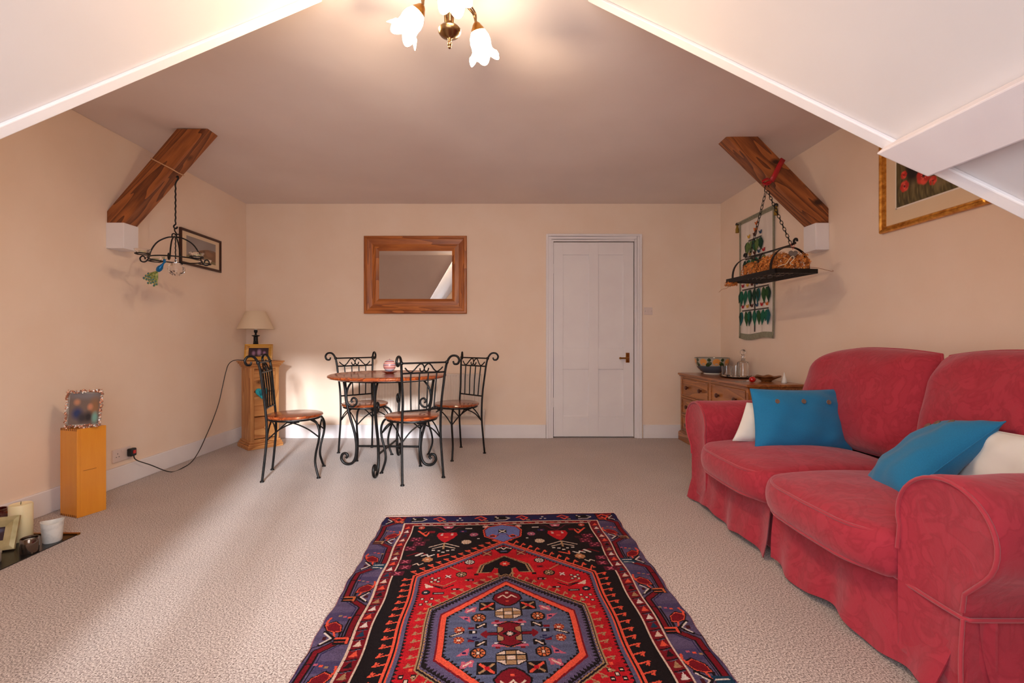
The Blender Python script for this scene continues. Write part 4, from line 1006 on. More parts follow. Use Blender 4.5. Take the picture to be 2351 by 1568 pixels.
def heart_pts(s_, n=40): return [(s_*.78*math.sin(t)**3, s_*(.13*5*math.cos(t)-.13*2.1*math.cos(2*t)-.13*.9*math.cos(3*t)-.13*.4*math.cos(4*t))) for t in [2*PI*i/n for i in range(n)]]
hz = thing('heart_ornament', 'turquoise carved wooden heart hanging on the pine drawer tower', 'ornament', (-2.27+.136*math.sin(math.radians(47)), 4.31-.136*math.cos(math.radians(47)), .49), math.radians(47), group='heart ornaments')
part('heart', MB().prism([(x-.035,z+.02) for x, z in heart_pts(.068)], 'y', -.012, 0), M_turq, hz, bevel=.003)
m_ = MB()
for k in range(5):
    m_.tube([(-.035+.012*(k-2),-.0135,.052-.006*abs(k-2)),(-.035+.006*(k-2),-.0135,-.004)], .0022, 5)
part('carved_veins', m_, mat('dark_teal_paint', (10,92,110), .6), hz, kind='stuff')
part('hanging_cord', MB().tube([(-.035,-.004,.060),(-.018,-.004,.12),(0,.0,.17),(-.05,-.004,.12),(-.035,-.004,.060)], .0012, 5), M_rope, hz)

# lamp on the tower
lm = thing('table_lamp', 'table lamp with cream conical shade and black iron cage base on the pine tower', 'lamp', (-2.345,4.375,.80))
part('base', MB().lathe([(0,0),(.058,0),(.060,.006),(.050,.012),(.02,.014),(0,.014)], n=28), M_iron, lm, smooth=40)
for k in range(10):
    a = 2*PI*k/10
    part('cage_wire', MB().tube(cr([(r*math.cos(a), r*math.sin(a), z) for r, z in ((.030,.012),(.052,.040),(.060,.065),(.048,.105),(.022,.150),(.017,.185))], 4), .0035, 6), M_iron, lm, smooth=60)
part('neck', MB().lathe([(.015,.180),(.020,.184),(.019,.225),(.036,.235),(.036,.239),(.012,.242),(.008,.250),(.010,.262),(.016,.268),(.016,.29),(0,.29)], n=20), M_iron, lm, smooth=40)
sh = part('lamp_shade', MB().lathe([(.160,.300),(.162,.298),(.087,.466),(.085,.468),(.084,.467),(.158,.300),(.160,.300)], n=56), M_shade, lm, smooth=40)
part('bulb', MB().lathe([(.012,.29),(.014,.305),(.028,.335),(.030,.35),(.020,.375),(0,.382)], n=16), mat('pearl_bulb', (240,236,226), .3), lm, smooth=60)
part('power_cord', MB().tube(cr([(-2.345,4.32,.803),(-2.40,4.28,.805),(-2.46,4.235,.808),(-2.50,4.205,.775),(-2.52,4.19,.70),(-2.54,4.17,.56),(-2.555,4.14,.42),(-2.562,4.06,.27),(-2.558,3.96,.15),(-2.54,3.85,.06),(-2.51,3.72,.008),(-2.46,3.55,.005),(-2.47,3.42,.005),(-2.53,3.30,.09),(-2.545,3.19,.155),(-2.550,3.175,.20)], 6), .0035, 6), M_blackp, lm, world=True, smooth=60)
pg = part('plug', MB().box(-2.578,-2.545,3.150,3.200,.185,.240), M_blackp, lm, world=True, bevel=.008, seg=3)
part('fuse_switch', B(-2.546,-2.542,3.165,3.187,.204,.226), M_redp, pg, world=True, bevel=.001, label='red square on the plug face')

sk = thing('wall_socket', 'white double wall socket low on the left wall behind the orange wooden box', 'socket', (XL,3.115,.168))
part('plate', B(0,.010,-.073,.073,0,.086), M_switch, sk, bevel=.003)
for y in (-.036,):
    for (dy, dz, a, b_) in ((0,.055,.004,.008),(-.011,.034,.007,.004),(.011,.034,.007,.004)):
        part('socket_hole', B(.0095,.0108,y+dy-a/2,y+dy+a/2,dz-b_/2,dz+b_/2), M_darkslot, sk)
part('rocker_switch', B(.010,.014,-.008,.006,.058,.074), M_switch, sk, bevel=.001); 

def small_frame(name, label, loc, rz, tilt, w, h, fw, mats, fn, th=.014, group=None, strut=True):
    t = thing(name, label, 'photo frame', loc, rot=(tilt,0,rz), group=group)
    frame_rails(-w/2,w/2,0,h,fw,[(0,0),(0,th),(.4,th*1.15),(1,th*.7),(1,0)],mats,t,0,world=False)
    part('backing', B(-w/2+fw*.5,w/2-fw*.5,-.003,.002,fw*.5,h-fw*.5), M_dkframe, t)
    part('photo', painted(w-2*fw,h-2*fw,fn,50,40), M_picglaze, t, loc=(0,-.0045,fw))
    if strut: part('easel_back', MB().slab([(-.02,.002,h*.75),(.02,.002,h*.75),(.02,.002+h*.36,.012+h*.02),(-.02,.002+h*.36,.012+h*.02)], (0,.003,0)), M_dkframe, t)
    return t
def blur_people(bg, blobs):
    def f(U, V):
        img = np.ones(U.shape+(3,))*lin(*bg)
        for b_ in blobs: blob(img,U,V,*b_,.7)
        return img
    return f
M_yel = wood('yellow_wood_frame', (170,112,30), (214,160,60), 'x', scale=10, rough=.4)
small_frame('photo_frame', 'yellow wooden photo frame with a dark photo in front of the lamp', (-2.235,4.215,.8055), math.radians(16), math.radians(-13), .235, .150, .034, (M_yel,M_yel), blur_people((52,30,44), [(.25,.4,.12,.35,(150,110,140)),(.52,.5,.14,.45,(170,130,160)),(.78,.45,.10,.25,(160,110,140)),(.75,.1,.2,.08,(220,200,190))]), group='framed photos standing about the room')

# ------------------------------------------------------------------ orange wooden box with the jewelled frame
ox = thing('wooden_box', 'tall orange varnished wooden box with finger jointed corners by the left wall', 'box', (-2.395,2.625,0), math.radians(-17.5))
# local: the front left face towards the camera
w = .0745; d = .070; H_ = .492
def oc(x, y): return (x, y)
part('front_panel', B(-w+.012,w,-d,-d+.012,0,H_), M_orange, ox, bevel=.002)
part('side_panel', B(w-.012,w,-d+.012,d,0,H_), M_orange, ox, bevel=.002)
part('side_panel', B(-w,-w+.012,-d,d,0,H_), M_orange, ox, bevel=.002)
part('back_panel', B(-w+.012,w-.012,d-.012,d,0,H_), M_orange, ox, bevel=.002)
part('lid', B(-w+.012,w-.012,-d+.012,d-.012,H_-.008,H_-.001), M_orange, ox)
for k in range(9):
    for z0, z1 in ((H_-.012,H_+.0008),(0.0005,.012)):
        part('finger_joint', B(-w+.006+k*.0155,-w+.012+k*.0155,-d-.0008,-d+.004,z0,z1), M_orange_end, ox)
part('corner_bead', MB().tube([(w-.004,-d-.001,.002),(w-.004,-d-.001,H_-.002)], .004, 8), M_orange, ox, smooth=60)
part('panel_joint', B(w-.0005,w+.0006,-.045,.02,.255,.257), M_orange_end, ox)
jw = thing('photo_frame', 'jewelled silver frame with two children photo on the orange wooden box', 'photo frame', (-2.368,2.592,H_+.0005), rot=(math.radians(-9),0,math.radians(18)), group='framed photos standing about the room')
FW, FH = .172, .212
part('photo', painted(.138,.172,lambda U,V: blur_people((120,104,98),[(.5,.95,.8,.2,(130,124,128)),(.85,.55,.25,.4,(150,110,80)),(.25,.72,.15,.14,(196,140,110)),(.70,.55,.13,.15,(206,140,110)),(.28,.35,.24,.26,(40,60,110)),(.45,.2,.2,.25,(60,58,66)),(.66,.22,.2,.25,(46,44,50)),(.88,.2,.14,.25,(120,170,160))])(U,V),60,60), M_picglaze, jw, loc=(0,-.006,.02))
part('backing', B(-FW/2+.006,FW/2-.006,-.005,.004,.006,FH-.006), M_silver, jw)
jm = [mat('rose_gold_jewel', (230,176,150), .25, .5), mat('silver_jewel', (244,238,232), .2, .5), mat('brown_jewel', (176,120,96), .25, .5)]
gem = MB().ball((0,0,0), .0062, n=8).mesh('jewel', 30); gems = []
for m_ in jm: g_ = gem.copy(); g_.materials.append(m_); gems.append(g_)
rs = random.Random(3)
per = [(x, 0.008) for x in np.linspace(-.079,.079,15)]+[(x, FH-.008) for x in np.linspace(-.079,.079,15)]+[(-.079, z) for z in np.linspace(.02,FH-.02,16)]+[(.079, z) for z in np.linspace(.02,FH-.02,16)]
for x, z in per:
    for k in range(3):
        o = part('jewel', gems[rs.randrange(3)], None, jw, loc=(x+rs.uniform(-.005,.005), -.008-rs.random()*.004, z+rs.uniform(-.005,.005)+(k-1)*.004), rot=(rs.random()*3,rs.random()*3,0))
        o.scale = (rs.uniform(.6,1),)*3
part('easel_back', MB().slab([(-.02,.004,.15),(.02,.004,.15),(.02,.075,.03),(-.02,.075,.03)], (0,.003,0)), M_blackp, jw)
so = thing('black_box', 'small black upright box behind the jewelled photo frame', 'box', (-2.455,2.640,H_), math.radians(-17.5))
part('case', B(-.016,.028,-.02,.012,0,.065), M_blackp, so, bevel=.004); part('lid_band', B(-.017,.029,-.021,.013,.048,.051), M_darkslot, so)

# ------------------------------------------------------------------ black hearth and what stands on it
struct('trim_5', B(XL,-2.143,.70,2.322,0,.004), M_black)
struct('trim_6', MB().box(XL,-2.138,2.310,2.326,0,.010), M_brass, bevel=.001)
cd = thing('pillar_candle', 'tall ivory pillar candle on the black hearth', 'candle', (-2.362,2.250,.004))
part('wax', MB().lathe([(0,0),(.042,0),(.044,.003),(.044,.172),(.041,.178),(.037,.176),(.025,.170),(0,.168)], n=40), M_candle, cd, smooth=40)
part('wick', MB().tube([(0,0,.174),(.001,0,.189)], .0013, 6), M_blackp, cd)
wp = thing('candle_pot', 'white crackled ceramic pot on the hearth corner', 'pot', (-2.192,2.235,.004))
part('bowl', MB().lathe([(0,0),(.033,0),(.036,.004),(.043,.095),(.044,.099),(.041,.099),(.040,.095),(.033,.010),(0,.009)], n=40, mod=lambda i,a,r,z: (r, z+(.005*math.sin(2*a) if z > .09 else 0))), M_potw, wp, smooth=40)
tg = thing('tealight_holder', 'smoky glass tealight holder with a silver tealight on the hearth edge', 'candle holder', (-2.180,2.115,.004))
part('cup', MB().lathe([(0,0),(.031,0),(.033,.003),(.033,.068),(.0315,.070),(.029,.068),(.029,.008),(0,.007)], n=36), M_smoke, tg, smooth=40)
tl_ = part('tealight', MB().lathe([(0,.045),(.020,.045),(.020,.061),(.018,.061),(.018,.058),(0,.058)], n=24), M_silver, tg, smooth=40)
part('tealight_stand', MB().lathe([(0,.0075),(.012,.0075),(.012,.045),(0,.045)], n=12), M_smoke, tg)
rv = thing('round_pot', 'dark oxblood round pot behind the candle at the left edge', 'pot', (-2.520,2.290,.004))
part('body', MB().lathe([(0,0),(.028,0),(.036,.004),(.062,.04),(.068,.070),(.062,.100),(.045,.122),(.034,.128),(.036,.138),(.032,.138),(.030,.126),(.055,.10),(.062,.07),(.056,.042),(0,.010)], n=36), M_potr, rv, smooth=60)
small_frame('photo_frame', 'tiled champagne photo frame leaning at the candle on the hearth', (-2.372,2.105,.006), math.radians(26), math.radians(-22), .20, .150, .045, (M_champ,M_champ), blur_people((60,40,48), [(.5,.5,.3,.4,(150,80,80)),(.3,.2,.3,.2,(50,60,90)),(.8,.75,.2,.2,(90,90,110))]), group='framed photos standing about the room')
sb = thing('trinket_box', 'small round silver trinket box at the left edge of the hearth', 'box', (-2.245,2.010,.004))
part('body', MB().lathe([(0,0),(.032,0),(.034,.003),(.034,.038),(0,.038)], n=32), M_silver, sb, smooth=40)
part('lid', MB().lathe([(0,.0385),(.036,.0385),(.036,.046),(.030,.050),(0,.052)], n=32), M_silver, sb, smooth=40)

# ------------------------------------------------------------------ chest of drawers against the right wall
DXF, DY0, DY1, DT = 1.80, 3.33, 4.58, .668
ds = thing('chest_of_drawers', 'long low antique pine chest of drawers in the right back corner', 'chest of drawers', (2.02,3.95,0))
part('carcass', MB().box(DXF+.012,XR-.02,DY0,DY0+.02,.09,DT-.03).box(DXF+.012,XR-.02,DY1-.02,DY1,.09,DT-.03).box(XR-.03,XR-.02,DY0,DY1,.09,DT-.03).box(DXF+.012,XR-.02,DY0,DY1,.09,.10), M_dresser, ds, world=True, bevel=.002)
ff = MB()
ymid = 3.945
for a, b_ in ((DY0,DY0+.028),(ymid-.02,ymid+.02),(DY1-.028,DY1)): ff.box(DXF,DXF+.018,a,b_,.09,DT-.028)
for a, b_ in ((.09,.100),(.248,.268),(.425,.445),(.622,.640)): ff.box(DXF,DXF+.018,DY0+.028,ymid-.02,a,b_); ff.box(DXF,DXF+.018,ymid+.02,DY1-.028,a,b_)
part('face_frame', ff, M_dresser, ds, world=True, bevel=.002)
part('top', MB().box(DXF-.022,XR-.018,DY0-.022,DY1+.02,DT-.020,DT).box(DXF-.012,XR-.018,DY0-.012,DY1+.01,DT-.032,DT-.020), M_dresser_t, ds, world=True, bevel=.005)
part('plinth', MB().box(DXF-.018,XR-.02,DY0-.018,DY1+.018,0,.080).box(DXF-.010,XR-.02,DY0-.010,DY1+.010,.080,.092), M_dresser, ds, world=True, bevel=.004)
for za, zb in ((.100,.248),(.268,.425),(.445,.622)):
    for ya, yb in ((DY0+.028,ymid-.02),(ymid+.02,DY1-.028)):
        dr = part('drawer', MB().box(DXF+.003,XR-.06,ya+.003,yb-.003,za+.003,zb-.003), M_dresser, ds, world=True, bevel=.002)
        bd_ = MB()
        for (a, b_, c_, e_) in ((ya+.006,yb-.006,za+.006,za+.014),(ya+.006,yb-.006,zb-.014,zb-.006),(ya+.006,ya+.014,za+.014,zb-.014),(yb-.014,yb-.006,za+.014,zb-.014)): bd_.box(DXF-.004,DXF+.004,a,b_,c_,e_)
        part('beading', bd_, M_dresser_t, dr, world=True, bevel=.001)
        for yk in (ya+.13*(yb-ya)/.6+.02, yb-.13*(yb-ya)/.6-.02):
            part('knob', MB().lathe([(0,0),(.010,0),(.008,.010),(.018,.016),(.020,.024),(.014,.032),(0,.034)], (DXF+.002,yk,(za+zb)/2), 18, M=Matrix.Rotation(-PI/2,3,'Y')), M_knob, dr, world=True, smooth=50)

# painted fruit bowl
bw = thing('fruit_bowl', 'large pottery bowl painted with oranges and green leaves on the chest of drawers', 'bowl', (2.03,4.40,DT))
bpf = [(0,0),(.072,0),(.075,.004),(.072,.010),(.100,.028),(.130,.060),(.147,.100),(.153,.140),(.156,.158),(.152,.158),(.148,.140),(.140,.100),(.122,.062),(.09,.034),(0,.022)]
M_bowl = mat('bowl_glaze', (150,146,140), .2, Coat_Weight=.5); nt = M_bowl.node_tree; b = nt.nodes['Principled BSDF']; L = nt.links.new
tc = nn(nt,'ShaderNodeTexCoord'); sp = nn(nt,'ShaderNodeSeparateXYZ'); L(tc.outputs['Object'], sp.inputs[0]); rp = nn(nt,'ShaderNodeValToRGB'); mr = nn(nt,'ShaderNodeMapRange'); mr.inputs[2].default_value = .16; L(sp.outputs[2], mr.inputs[0]); L(mr.outputs[0], rp.inputs[0]); rp.color_ramp.interpolation = 'CONSTANT'
el = rp.color_ramp.elements; el[0].color = srgb(226,220,210); el[1].position = .06; el[1].color = srgb(84,92,104); el.new(.50).color = srgb(176,166,150); el.new(.97).color = srgb(60,76,84)
L(rp.outputs[0], b.inputs['Base Color'])
part('bowl_body', MB().lathe(bpf, n=64), M_bowl, bw, smooth=40)
M_or = mat('painted_orange', (222,146,66), .25, Coat_Weight=.5); M_lf = mat('painted_leaf', (36,62,30), .25, Coat_Weight=.5)
def decal(a0, z0, ra, rz_, mt, nm, tilt=0, nseg=18):
    rr = lambda z: float(np.interp(z, [.028,.060,.100,.140,.158], [.100,.130,.147,.153,.156]))+.0012
    vs = [Vector((rr(z0)*math.cos(a0), rr(z0)*math.sin(a0), z0))]
    for k in range(nseg):
        t = 2*PI*k/nseg; u = ra*math.cos(t); v = rz_*math.sin(t); u, v = u*math.cos(tilt)-v*math.sin(tilt), u*math.sin(tilt)+v*math.cos(tilt); z = min(.155, z0+v); a = a0+u/.15
        vs.append(Vector((rr(z)*math.cos(a), rr(z)*math.sin(a), z)))
    part(nm, MB().add(vs, [(0,k+1,(k+1)%nseg+1) for k in range(nseg)]), mt, bw)
for i in range(8):
    a = -PI/2-.95+i*PI/4
    decal(a, .118, .034, .032, M_or, 'painted_orange')
    decal(a+.36, .138, .016, .016, M_lf, 'painted_leaf', .5); decal(a+.33, .098, .032, .018, M_lf, 'painted_leaf', -.6 if i % 2 else .6)

tr = thing('tray', 'dark oval tray under the tumblers and decanter', 'tray', (2.045,3.955,DT))
part('tray_body', MB().lathe([(0,.001),(.13,.001),(.148,.004),(.156,.012),(.153,.013),(.145,.008),(0,.006)], n=48, mod=lambda i,a,r,z: (r*(.78+.22*abs(math.sin(a))), z)), mat('dark_lacquer', (34,22,18), .25), tr, smooth=40)
def tumbler(loc, label):
    t = thing('tumbler', label, 'glass', loc, group='cut glass tumblers on the tray')
    part('glass_body', MB().lathe([(0,0),(.032,0),(.034,.003),(.036,.012),(.040,.088),(.0405,.093),(.038,.093),(.0375,.088),(.033,.016),(0,.013)], n=40, mod=lambda i,a,r,z: (r*(1+(.03*abs(math.sin(6*a)) if .005 < z < .06 and r > .034 else 0)), z)), M_crystal, t, smooth=30)
tumbler((1.965,3.985,DT+.008), 'cut glass tumbler on the tray beside the bowl')
tumbler((2.000,3.895,DT+.008), 'cut glass tumbler on the tray in the middle')
tumbler((2.075,4.040,DT+.008), 'cut glass tumbler on the tray behind the decanter')
dc = thing('decanter', 'square shouldered cut glass decanter with ball stopper on the tray', 'decanter', (2.085,3.94,DT+.008))
part('bottle', MB().lathe([(0,0),(.044,0),(.046,.004),(.046,.115),(.043,.128),(.030,.134),(.014,.140),(.012,.150),(.019,.153),(.019,.157),(.012,.160),(.012,.172),(.022,.178),(.022,.181),(.009,.182),(.009,.142),(.036,.122),(.036,.012),(0,.010)], n=40, mod=lambda i,a,r,z: (r*(1+(.03*abs(math.sin(8*a)) if .01 < z < .07 and r > .04 else 0)), z)), M_crystal, dc, smooth=30)
part('stopper', MB().ball((0,0,.212), .024, n=12).lathe([(.008,.165),(.008,.182),(.013,.188),(.008,.194),(0,.195)], n=14), M_crystal, dc, smooth=20)
dh = thing('wooden_dish', 'carved dark wooden leaf shaped dish near the front of the chest', 'dish', (2.075,3.575,DT))
part('dish_body', MB().lathe([(0,.0),(.035,.0),(.040,.008),(.070,.026),(.098,.040),(.096,.043),(.066,.031),(.03,.014),(0,.012)], n=56, mod=lambda i,a,r,z: (r*(1+(.07*math.cos(7*a)+.10*math.cos(2*a) if r > .05 else 0)), z+(.004*math.cos(7*a) if r > .08 else 0))), wood('carved_teak', (84,44,20), (160,104,56), 'x', rough=.35), dh, smooth=50)
rn = thing('red_ornament', 'shiny red round ornament on the chest beside the wooden dish', 'ornament', (1.925,3.50,DT))
part('red_ball', MB().ball((0,0,.022), .022, sx=1.15, n=20), mat('glossy_red', (190,18,20), .12, Coat_Weight=.7), rn, smooth=80); part('cap', MB().lathe([(.004,.042),(.005,.047),(0,.049)], n=10), M_silver, rn)
kn = thing('letter_knife', 'pale bladed knife lying on the chest near the red ornament', 'knife', (1.885,3.545,DT))
part('blade', MB().slab([(-.075,-.008,.001),(.02,-.009,.001),(.02,.009,.001),(-.06,.008,.001)], (0,0,.003)), M_silver, kn); part('handle', B(.02,.055,-.007,.007,.001,.012), M_switch, kn, bevel=.003)
cn_ = thing('cone_ornament', 'small white cone shaped ornament at the right on the chest', 'ornament', (2.125,3.43,DT))
part('cone', MB().lathe([(0,0),(.018,0),(.019,.004),(.014,.03),(.006,.058),(.0015,.080),(0,.082)], n=24), M_potw, cn_, smooth=50); part('foot_ring', MB().lathe([(.018,0),(.021,0),(.021,.004),(.018,.004)], n=24), M_silver, cn_)

# ------------------------------------------------------------------ ceiling light with three lit tulip shades
CL = Vector((-.193,1.72,0))
cl = thing('ceiling_light', 'antique brass ceiling light with three lit white tulip glass shades', 'light', (CL.x,CL.y,2.12))
part('ceiling_rose', MB().lathe([(0,.259),(.055,.259),(.060,.250),(.058,.238),(.030,.226),(.012,.222),(0,.222)], n=36), M_abrass, cl, smooth=50)
part('stem', MB().tube([(0,0,.045),(0,0,.23)], .007, 12), M_abrass, cl, smooth=60)
part('body', MB().lathe([(0,-.030),(.004,-.028),(.005,-.018),(.003,-.015),(.007,-.010),(.007,-.004),(.010,.0),(.018,.004),(.036,.014),(.042,.022),(.043,.029),(.037,.037),(.024,.041),(0,.042)], n=36), M_abrass, cl, smooth=40)
part('finial', MB().ball((0,0,-.033), .0065, n=12).ball((0,0,-.022), .0085, n=12), M_abrass, cl, smooth=60)
LM = []
for k, (a_deg, tilt, rr) in enumerate(((50, 22, .150), (172, 38, .112), (-78, 22, .100))):
    a = math.radians(a_deg); dx, dy = math.cos(a), math.sin(a)
    def Pn(r, z): return Vector((r*dx, r*dy, z))
    td = (Pn(1,0)*math.sin(math.radians(tilt))+Vector((0,0,-math.cos(math.radians(tilt))))).normalized()
    c0 = Pn(rr, .125+(.030 if k == 2 else 0))
    part('arm', MB().tube(cr([Pn(.014,.055),Pn(.018,.10),Pn(.034,.148),Pn(rr*.6,.172),Pn(rr*.88,.163),c0-td*.012], 6), .0055, 10), M_abrass, cl, smooth=60)
    part('arm_rod', MB().tube(cr([Pn(.007,.055),Pn(.009,.11),Pn(.026,.162),Pn(rr*.6,.188),Pn(rr*.94,.174),c0-td*.010], 6), .003, 8), M_abrass, cl, smooth=60)
    M3 = td.to_track_quat('Z', 'Y').to_matrix()
    ho = part('shade_holder', MB().lathe([(0,-.016),(.008,-.014),(.016,-.006),(.019,0),(.026,.010),(.030,.022),(.027,.024),(0,.018)], tuple(c0), 24, M=M3), M_brass, cl, smooth=50, label='brass cup that holds the glass shade')
    prof = [(.020,.012),(.027,.020),(.037,.040),(.040,.058),(.038,.074),(.040,.090),(.049,.105),(.060,.115)]
    def md(i, an, r, z):
        f = max(0, (z-.070)/.045)**1.6; l = abs(math.cos(3*an+.4)); return (r*(1+.16*f*(l-.5)), z+.024*f*(l-.55))
    sh_ = part('tulip_shade', MB().lathe(prof, tuple(c0), 48, mod=md, M=M3), M_shadeglass, cl, smooth=80, label='lit white glass shade with a scalloped rim')
    sol = sh_.modifiers.new('thickness', 'SOLIDIFY'); sol.thickness = .002
    bl_ = light('bulb_light', 'POINT', CL+Vector((0,0,2.12))+c0+td*.115, 17, (1.0,.72,.46), shadow_soft_size=.022)


# ------------------------------------------------------------------ left brace: iron candle chandelier on its hook
KX, KY = -2.177, 3.06
st_ = thing('string_tie', 'cream string tied round the left timber brace', 'string', (KX,KY,2.08))
part('loop', MB().tube([(-2.298,3.001,2.183),(-2.160,3.001,2.112),(-2.158,3.06,2.108),(-2.162,3.119,2.112),(-2.298,3.119,2.183),(-2.300,3.06,2.188),(-2.298,3.001,2.183)], .004, 6), M_rope, st_, world=True, smooth=60)
ch = thing('candle_chandelier', 'black iron crown shaped tealight chandelier hanging from the left timber brace', 'chandelier', (KX,KY,1.53))
tw = [(.0015*math.cos(i*1.6), .0015*math.sin(i*1.6), .235+i*.0100) for i in range(28)]
part('hook_rod', MB().tube(cr([(.006,0,.548),(.016,0,.556),(.018,0,.540),(.006,0,.520),(0,0,.505)], 4)+tw[::-1]+cr([(-.004,0,.231),(-.012,0,.221),(-.006,0,.207),(.008,0,.207),(.012,0,.219)], 4), .0048, 8), M_iron, ch, smooth=60)
part('crown_hook', MB().tube(cr([(.006,0,.211),(-.006,0,.203),(-.004,0,.188),(.006,0,.170),(.004,0,.148)], 5), .0042, 8).tube([(.012*math.cos(t)-.012,.0,.160+.012*math.sin(t)) for t in np.linspace(0,5.2,16)], .004, 6).tube([(.010*math.cos(t)+.016,.0,.158+.010*math.sin(t)) for t in np.linspace(0,5.2,16)], .004, 6), M_iron, ch, smooth=60)
part('centre_rod', MB().tube([(0.0012*math.cos(i*1.7),.0012*math.sin(i*1.7),.15-i*.0078) for i in range(22)], .0038, 8), M_iron, ch, smooth=60)
part('ring', MB().tube([(.150*math.cos(2*PI*i/48),.150*math.sin(2*PI*i/48),-.002) for i in range(48)], .0042, 8, closed=True), M_iron, ch, smooth=60)
for k in range(4):
    a = .42+k*PI/2; dx, dy = math.cos(a), math.sin(a)
    def Pn(r, z): return (r*dx, r*dy, z)
    ar_ = part('arm', MB().tube(cr([Pn(.002,.148),Pn(.045,.142),(.098*dx,.098*dy,.108),Pn(.132,.052),Pn(.148,-.006),Pn(.166,-.028),Pn(.186,-.026),Pn(.192,-.006),Pn(.180,.008),Pn(.166,.0),Pn(.166,-.012)], 5), .0045, 8), M_iron, ch, smooth=60)
    b_ = a+PI/4; cx_, cy_ = .172*math.cos(b_)*1.18, .172*math.sin(b_)*1.18
    part('candle_ring', MB().tube([(cx_+.038*math.cos(2*PI*i/24), cy_+.038*math.sin(2*PI*i/24), .0) for i in range(24)], .004, 6, closed=True), M_iron, ch, smooth=60)
    cup = part('glass_cup', MB().lathe([(0,-.004),(.022,-.003),(.034,.006),(.042,.022),(.043,.026),(.041,.026),(.032,.009),(.020,.001),(0,0)], (cx_,cy_,.002), 28), M_crystal, ch, smooth=50)
    part('tealight', MB().lathe([(0,.002),(.018,.002),(.019,.004),(.019,.016),(.017,.016),(.017,.013),(0,.013)], (cx_,cy_,.002), 20), M_candle, cup, smooth=40)
cb = thing('crystal_ball', 'faceted clear glass ball hanging under the iron chandelier', 'glass ball', (KX+.005,KY,1.463))
part('ball', MB().ball((0,0,0), .050, sz=.92, n=14), M_crystal, cb, smooth=10)
part('hanging_wire', MB().tube([(0,0,.040),(.003,0,.052),(-.003,0,.060),(-.002,0,.068)], .0022, 6), M_chrome, cb)
pk = thing('peacock_ornament', 'small jewelled peacock with blue body and green tail hanging from the chandelier', 'ornament', (-2.238,3.00,1.455))
M_pb = mat('peacock_blue', (20,110,170), .3, .4); M_pg = noise_mat('peacock_green', (84,112,52), (170,170,100), scale=90, rough=.35, metal=.3)
part('body', MB().lathe([(0,-.030),(.012,-.022),(.017,-.006),(.016,.008),(.010,.022),(.006,.034),(.005,.046),(.008,.052),(.007,.058),(0,.062)], (0,0,.005), 18, M=Matrix.Rotation(.65,3,'Y')), M_pb, pk, smooth=60)
part('head', MB().ball((.030,0,.058), .0085, n=12).lathe([(.003,0),(0,.012)], (.036,0,.060), 8, M=Matrix.Rotation(1.4,3,'Y')), M_pb, pk, smooth=60)
part('crest', MB().tube([(.030,0,.064),(.024,0,.080)], .0015, 5).tube([(.030,0,.064),(.030,0,.082)], .0015, 5).tube([(.028,0,.064),(.018,0,.076)], .0015, 5), M_pg, pk)
for i in range(15):
    r = .050+.038*((i*7) % 5)/4+.012; an = math.radians(200+i*5.0)
    x, z = -.012+r*math.cos(an), -.010+r*math.sin(an)
    f = part('tail_feather', MB().tube([(-.010,-.003,-.012),(x*.6,-.004-.0004*i,z*.6-.004),(x,-.004-.0004*i,z)], [.002,.0035,.002], 6).ball((x,-.005-.0004*i,z), .0088, sy=.35, n=10), M_pg, pk, smooth=60)
    part('eye_spot', MB().ball((x,-.0082-.0004*i,z), .0040, sy=.4, n=8), M_pb, f)
part('hanging_thread', MB().tube([(.012,0,.03),(.03,.02,.075)], .0008, 4), M_rope, pk)

# ------------------------------------------------------------------ right brace: pot rack with dried flowers
RX, RY, RZ = 1.79, 3.06, 1.415
rk = thing('hanging_rack', 'black iron hanging pot rack on two chains under the right timber brace', 'rack', (RX,RY,RZ), math.radians(6))
hx, hy = .140, .255
part('rim', MB().box(-hx,hx,-hy,-hy+.006,-.015,.013).box(-hx,hx,hy-.006,hy,-.015,.013).box(-hx,-hx+.006,-hy,hy,-.015,.013).box(hx-.006,hx,-hy,hy,-.015,.013), M_iron, rk)
for i in range(9):
    x = -hx+.03*(i+1)
    part('grid_bar', MB().tube([(x,-hy+.004,-.012),(x,hy-.004,-.012)], .0028, 6), M_iron, rk)
for i in range(4):
    y = -hy+.11*(i+1); part('cross_bar', MB().tube([(-hx+.004,y,-.008),(hx-.004,y,-.008)], .0028, 6), M_iron, rk)
def strap(pts, w_, dirn, name, t_=.004):
    dirn = Vector(dirn); mb = MB(); vs = []; n = len(pts)
    for i, p in enumerate(pts):
        p = Vector(p); a = Vector(pts[max(0,i-1)]); b_ = Vector(pts[min(n-1,i+1)]); nr_ = (b_-a).cross(dirn).normalized()*t_/2
        vs += [p-dirn*w_/2-nr_, p+dirn*w_/2-nr_, p+dirn*w_/2+nr_, p-dirn*w_/2+nr_]
    fs = [(4*i+k, 4*i+(k+1)%4, 4*i+4+(k+1)%4, 4*i+4+k) for i in range(n-1) for k in range(4)]+[(3,2,1,0),(4*n-4,4*n-3,4*n-2,4*n-1)]
    return part(name, mb.add(vs, fs), M_iron, rk)
for y in (-hy+.06, hy-.06):
    strap([(hx*.92*math.cos(t), y, .006+.150*math.sin(t)**.8 if math.sin(t) > 0 else .006) for t in np.linspace(0, PI, 25)], .018, (0,1,0), 'hoop')
strap([(0,-hy+.02,.172),(0,-hy+.06,.166),(0,0,.164),(0,hy-.06,.166),(0,hy-.02,.172)], .022, (1,0,0), 'top_bar', .006)
part('curl', MB().tube([(0,-hy+.022+.013*math.cos(t)-.010,.185+.013*math.sin(t)) for t in np.linspace(-1.5,3.6,14)], .007, 8), M_iron, rk, smooth=60)
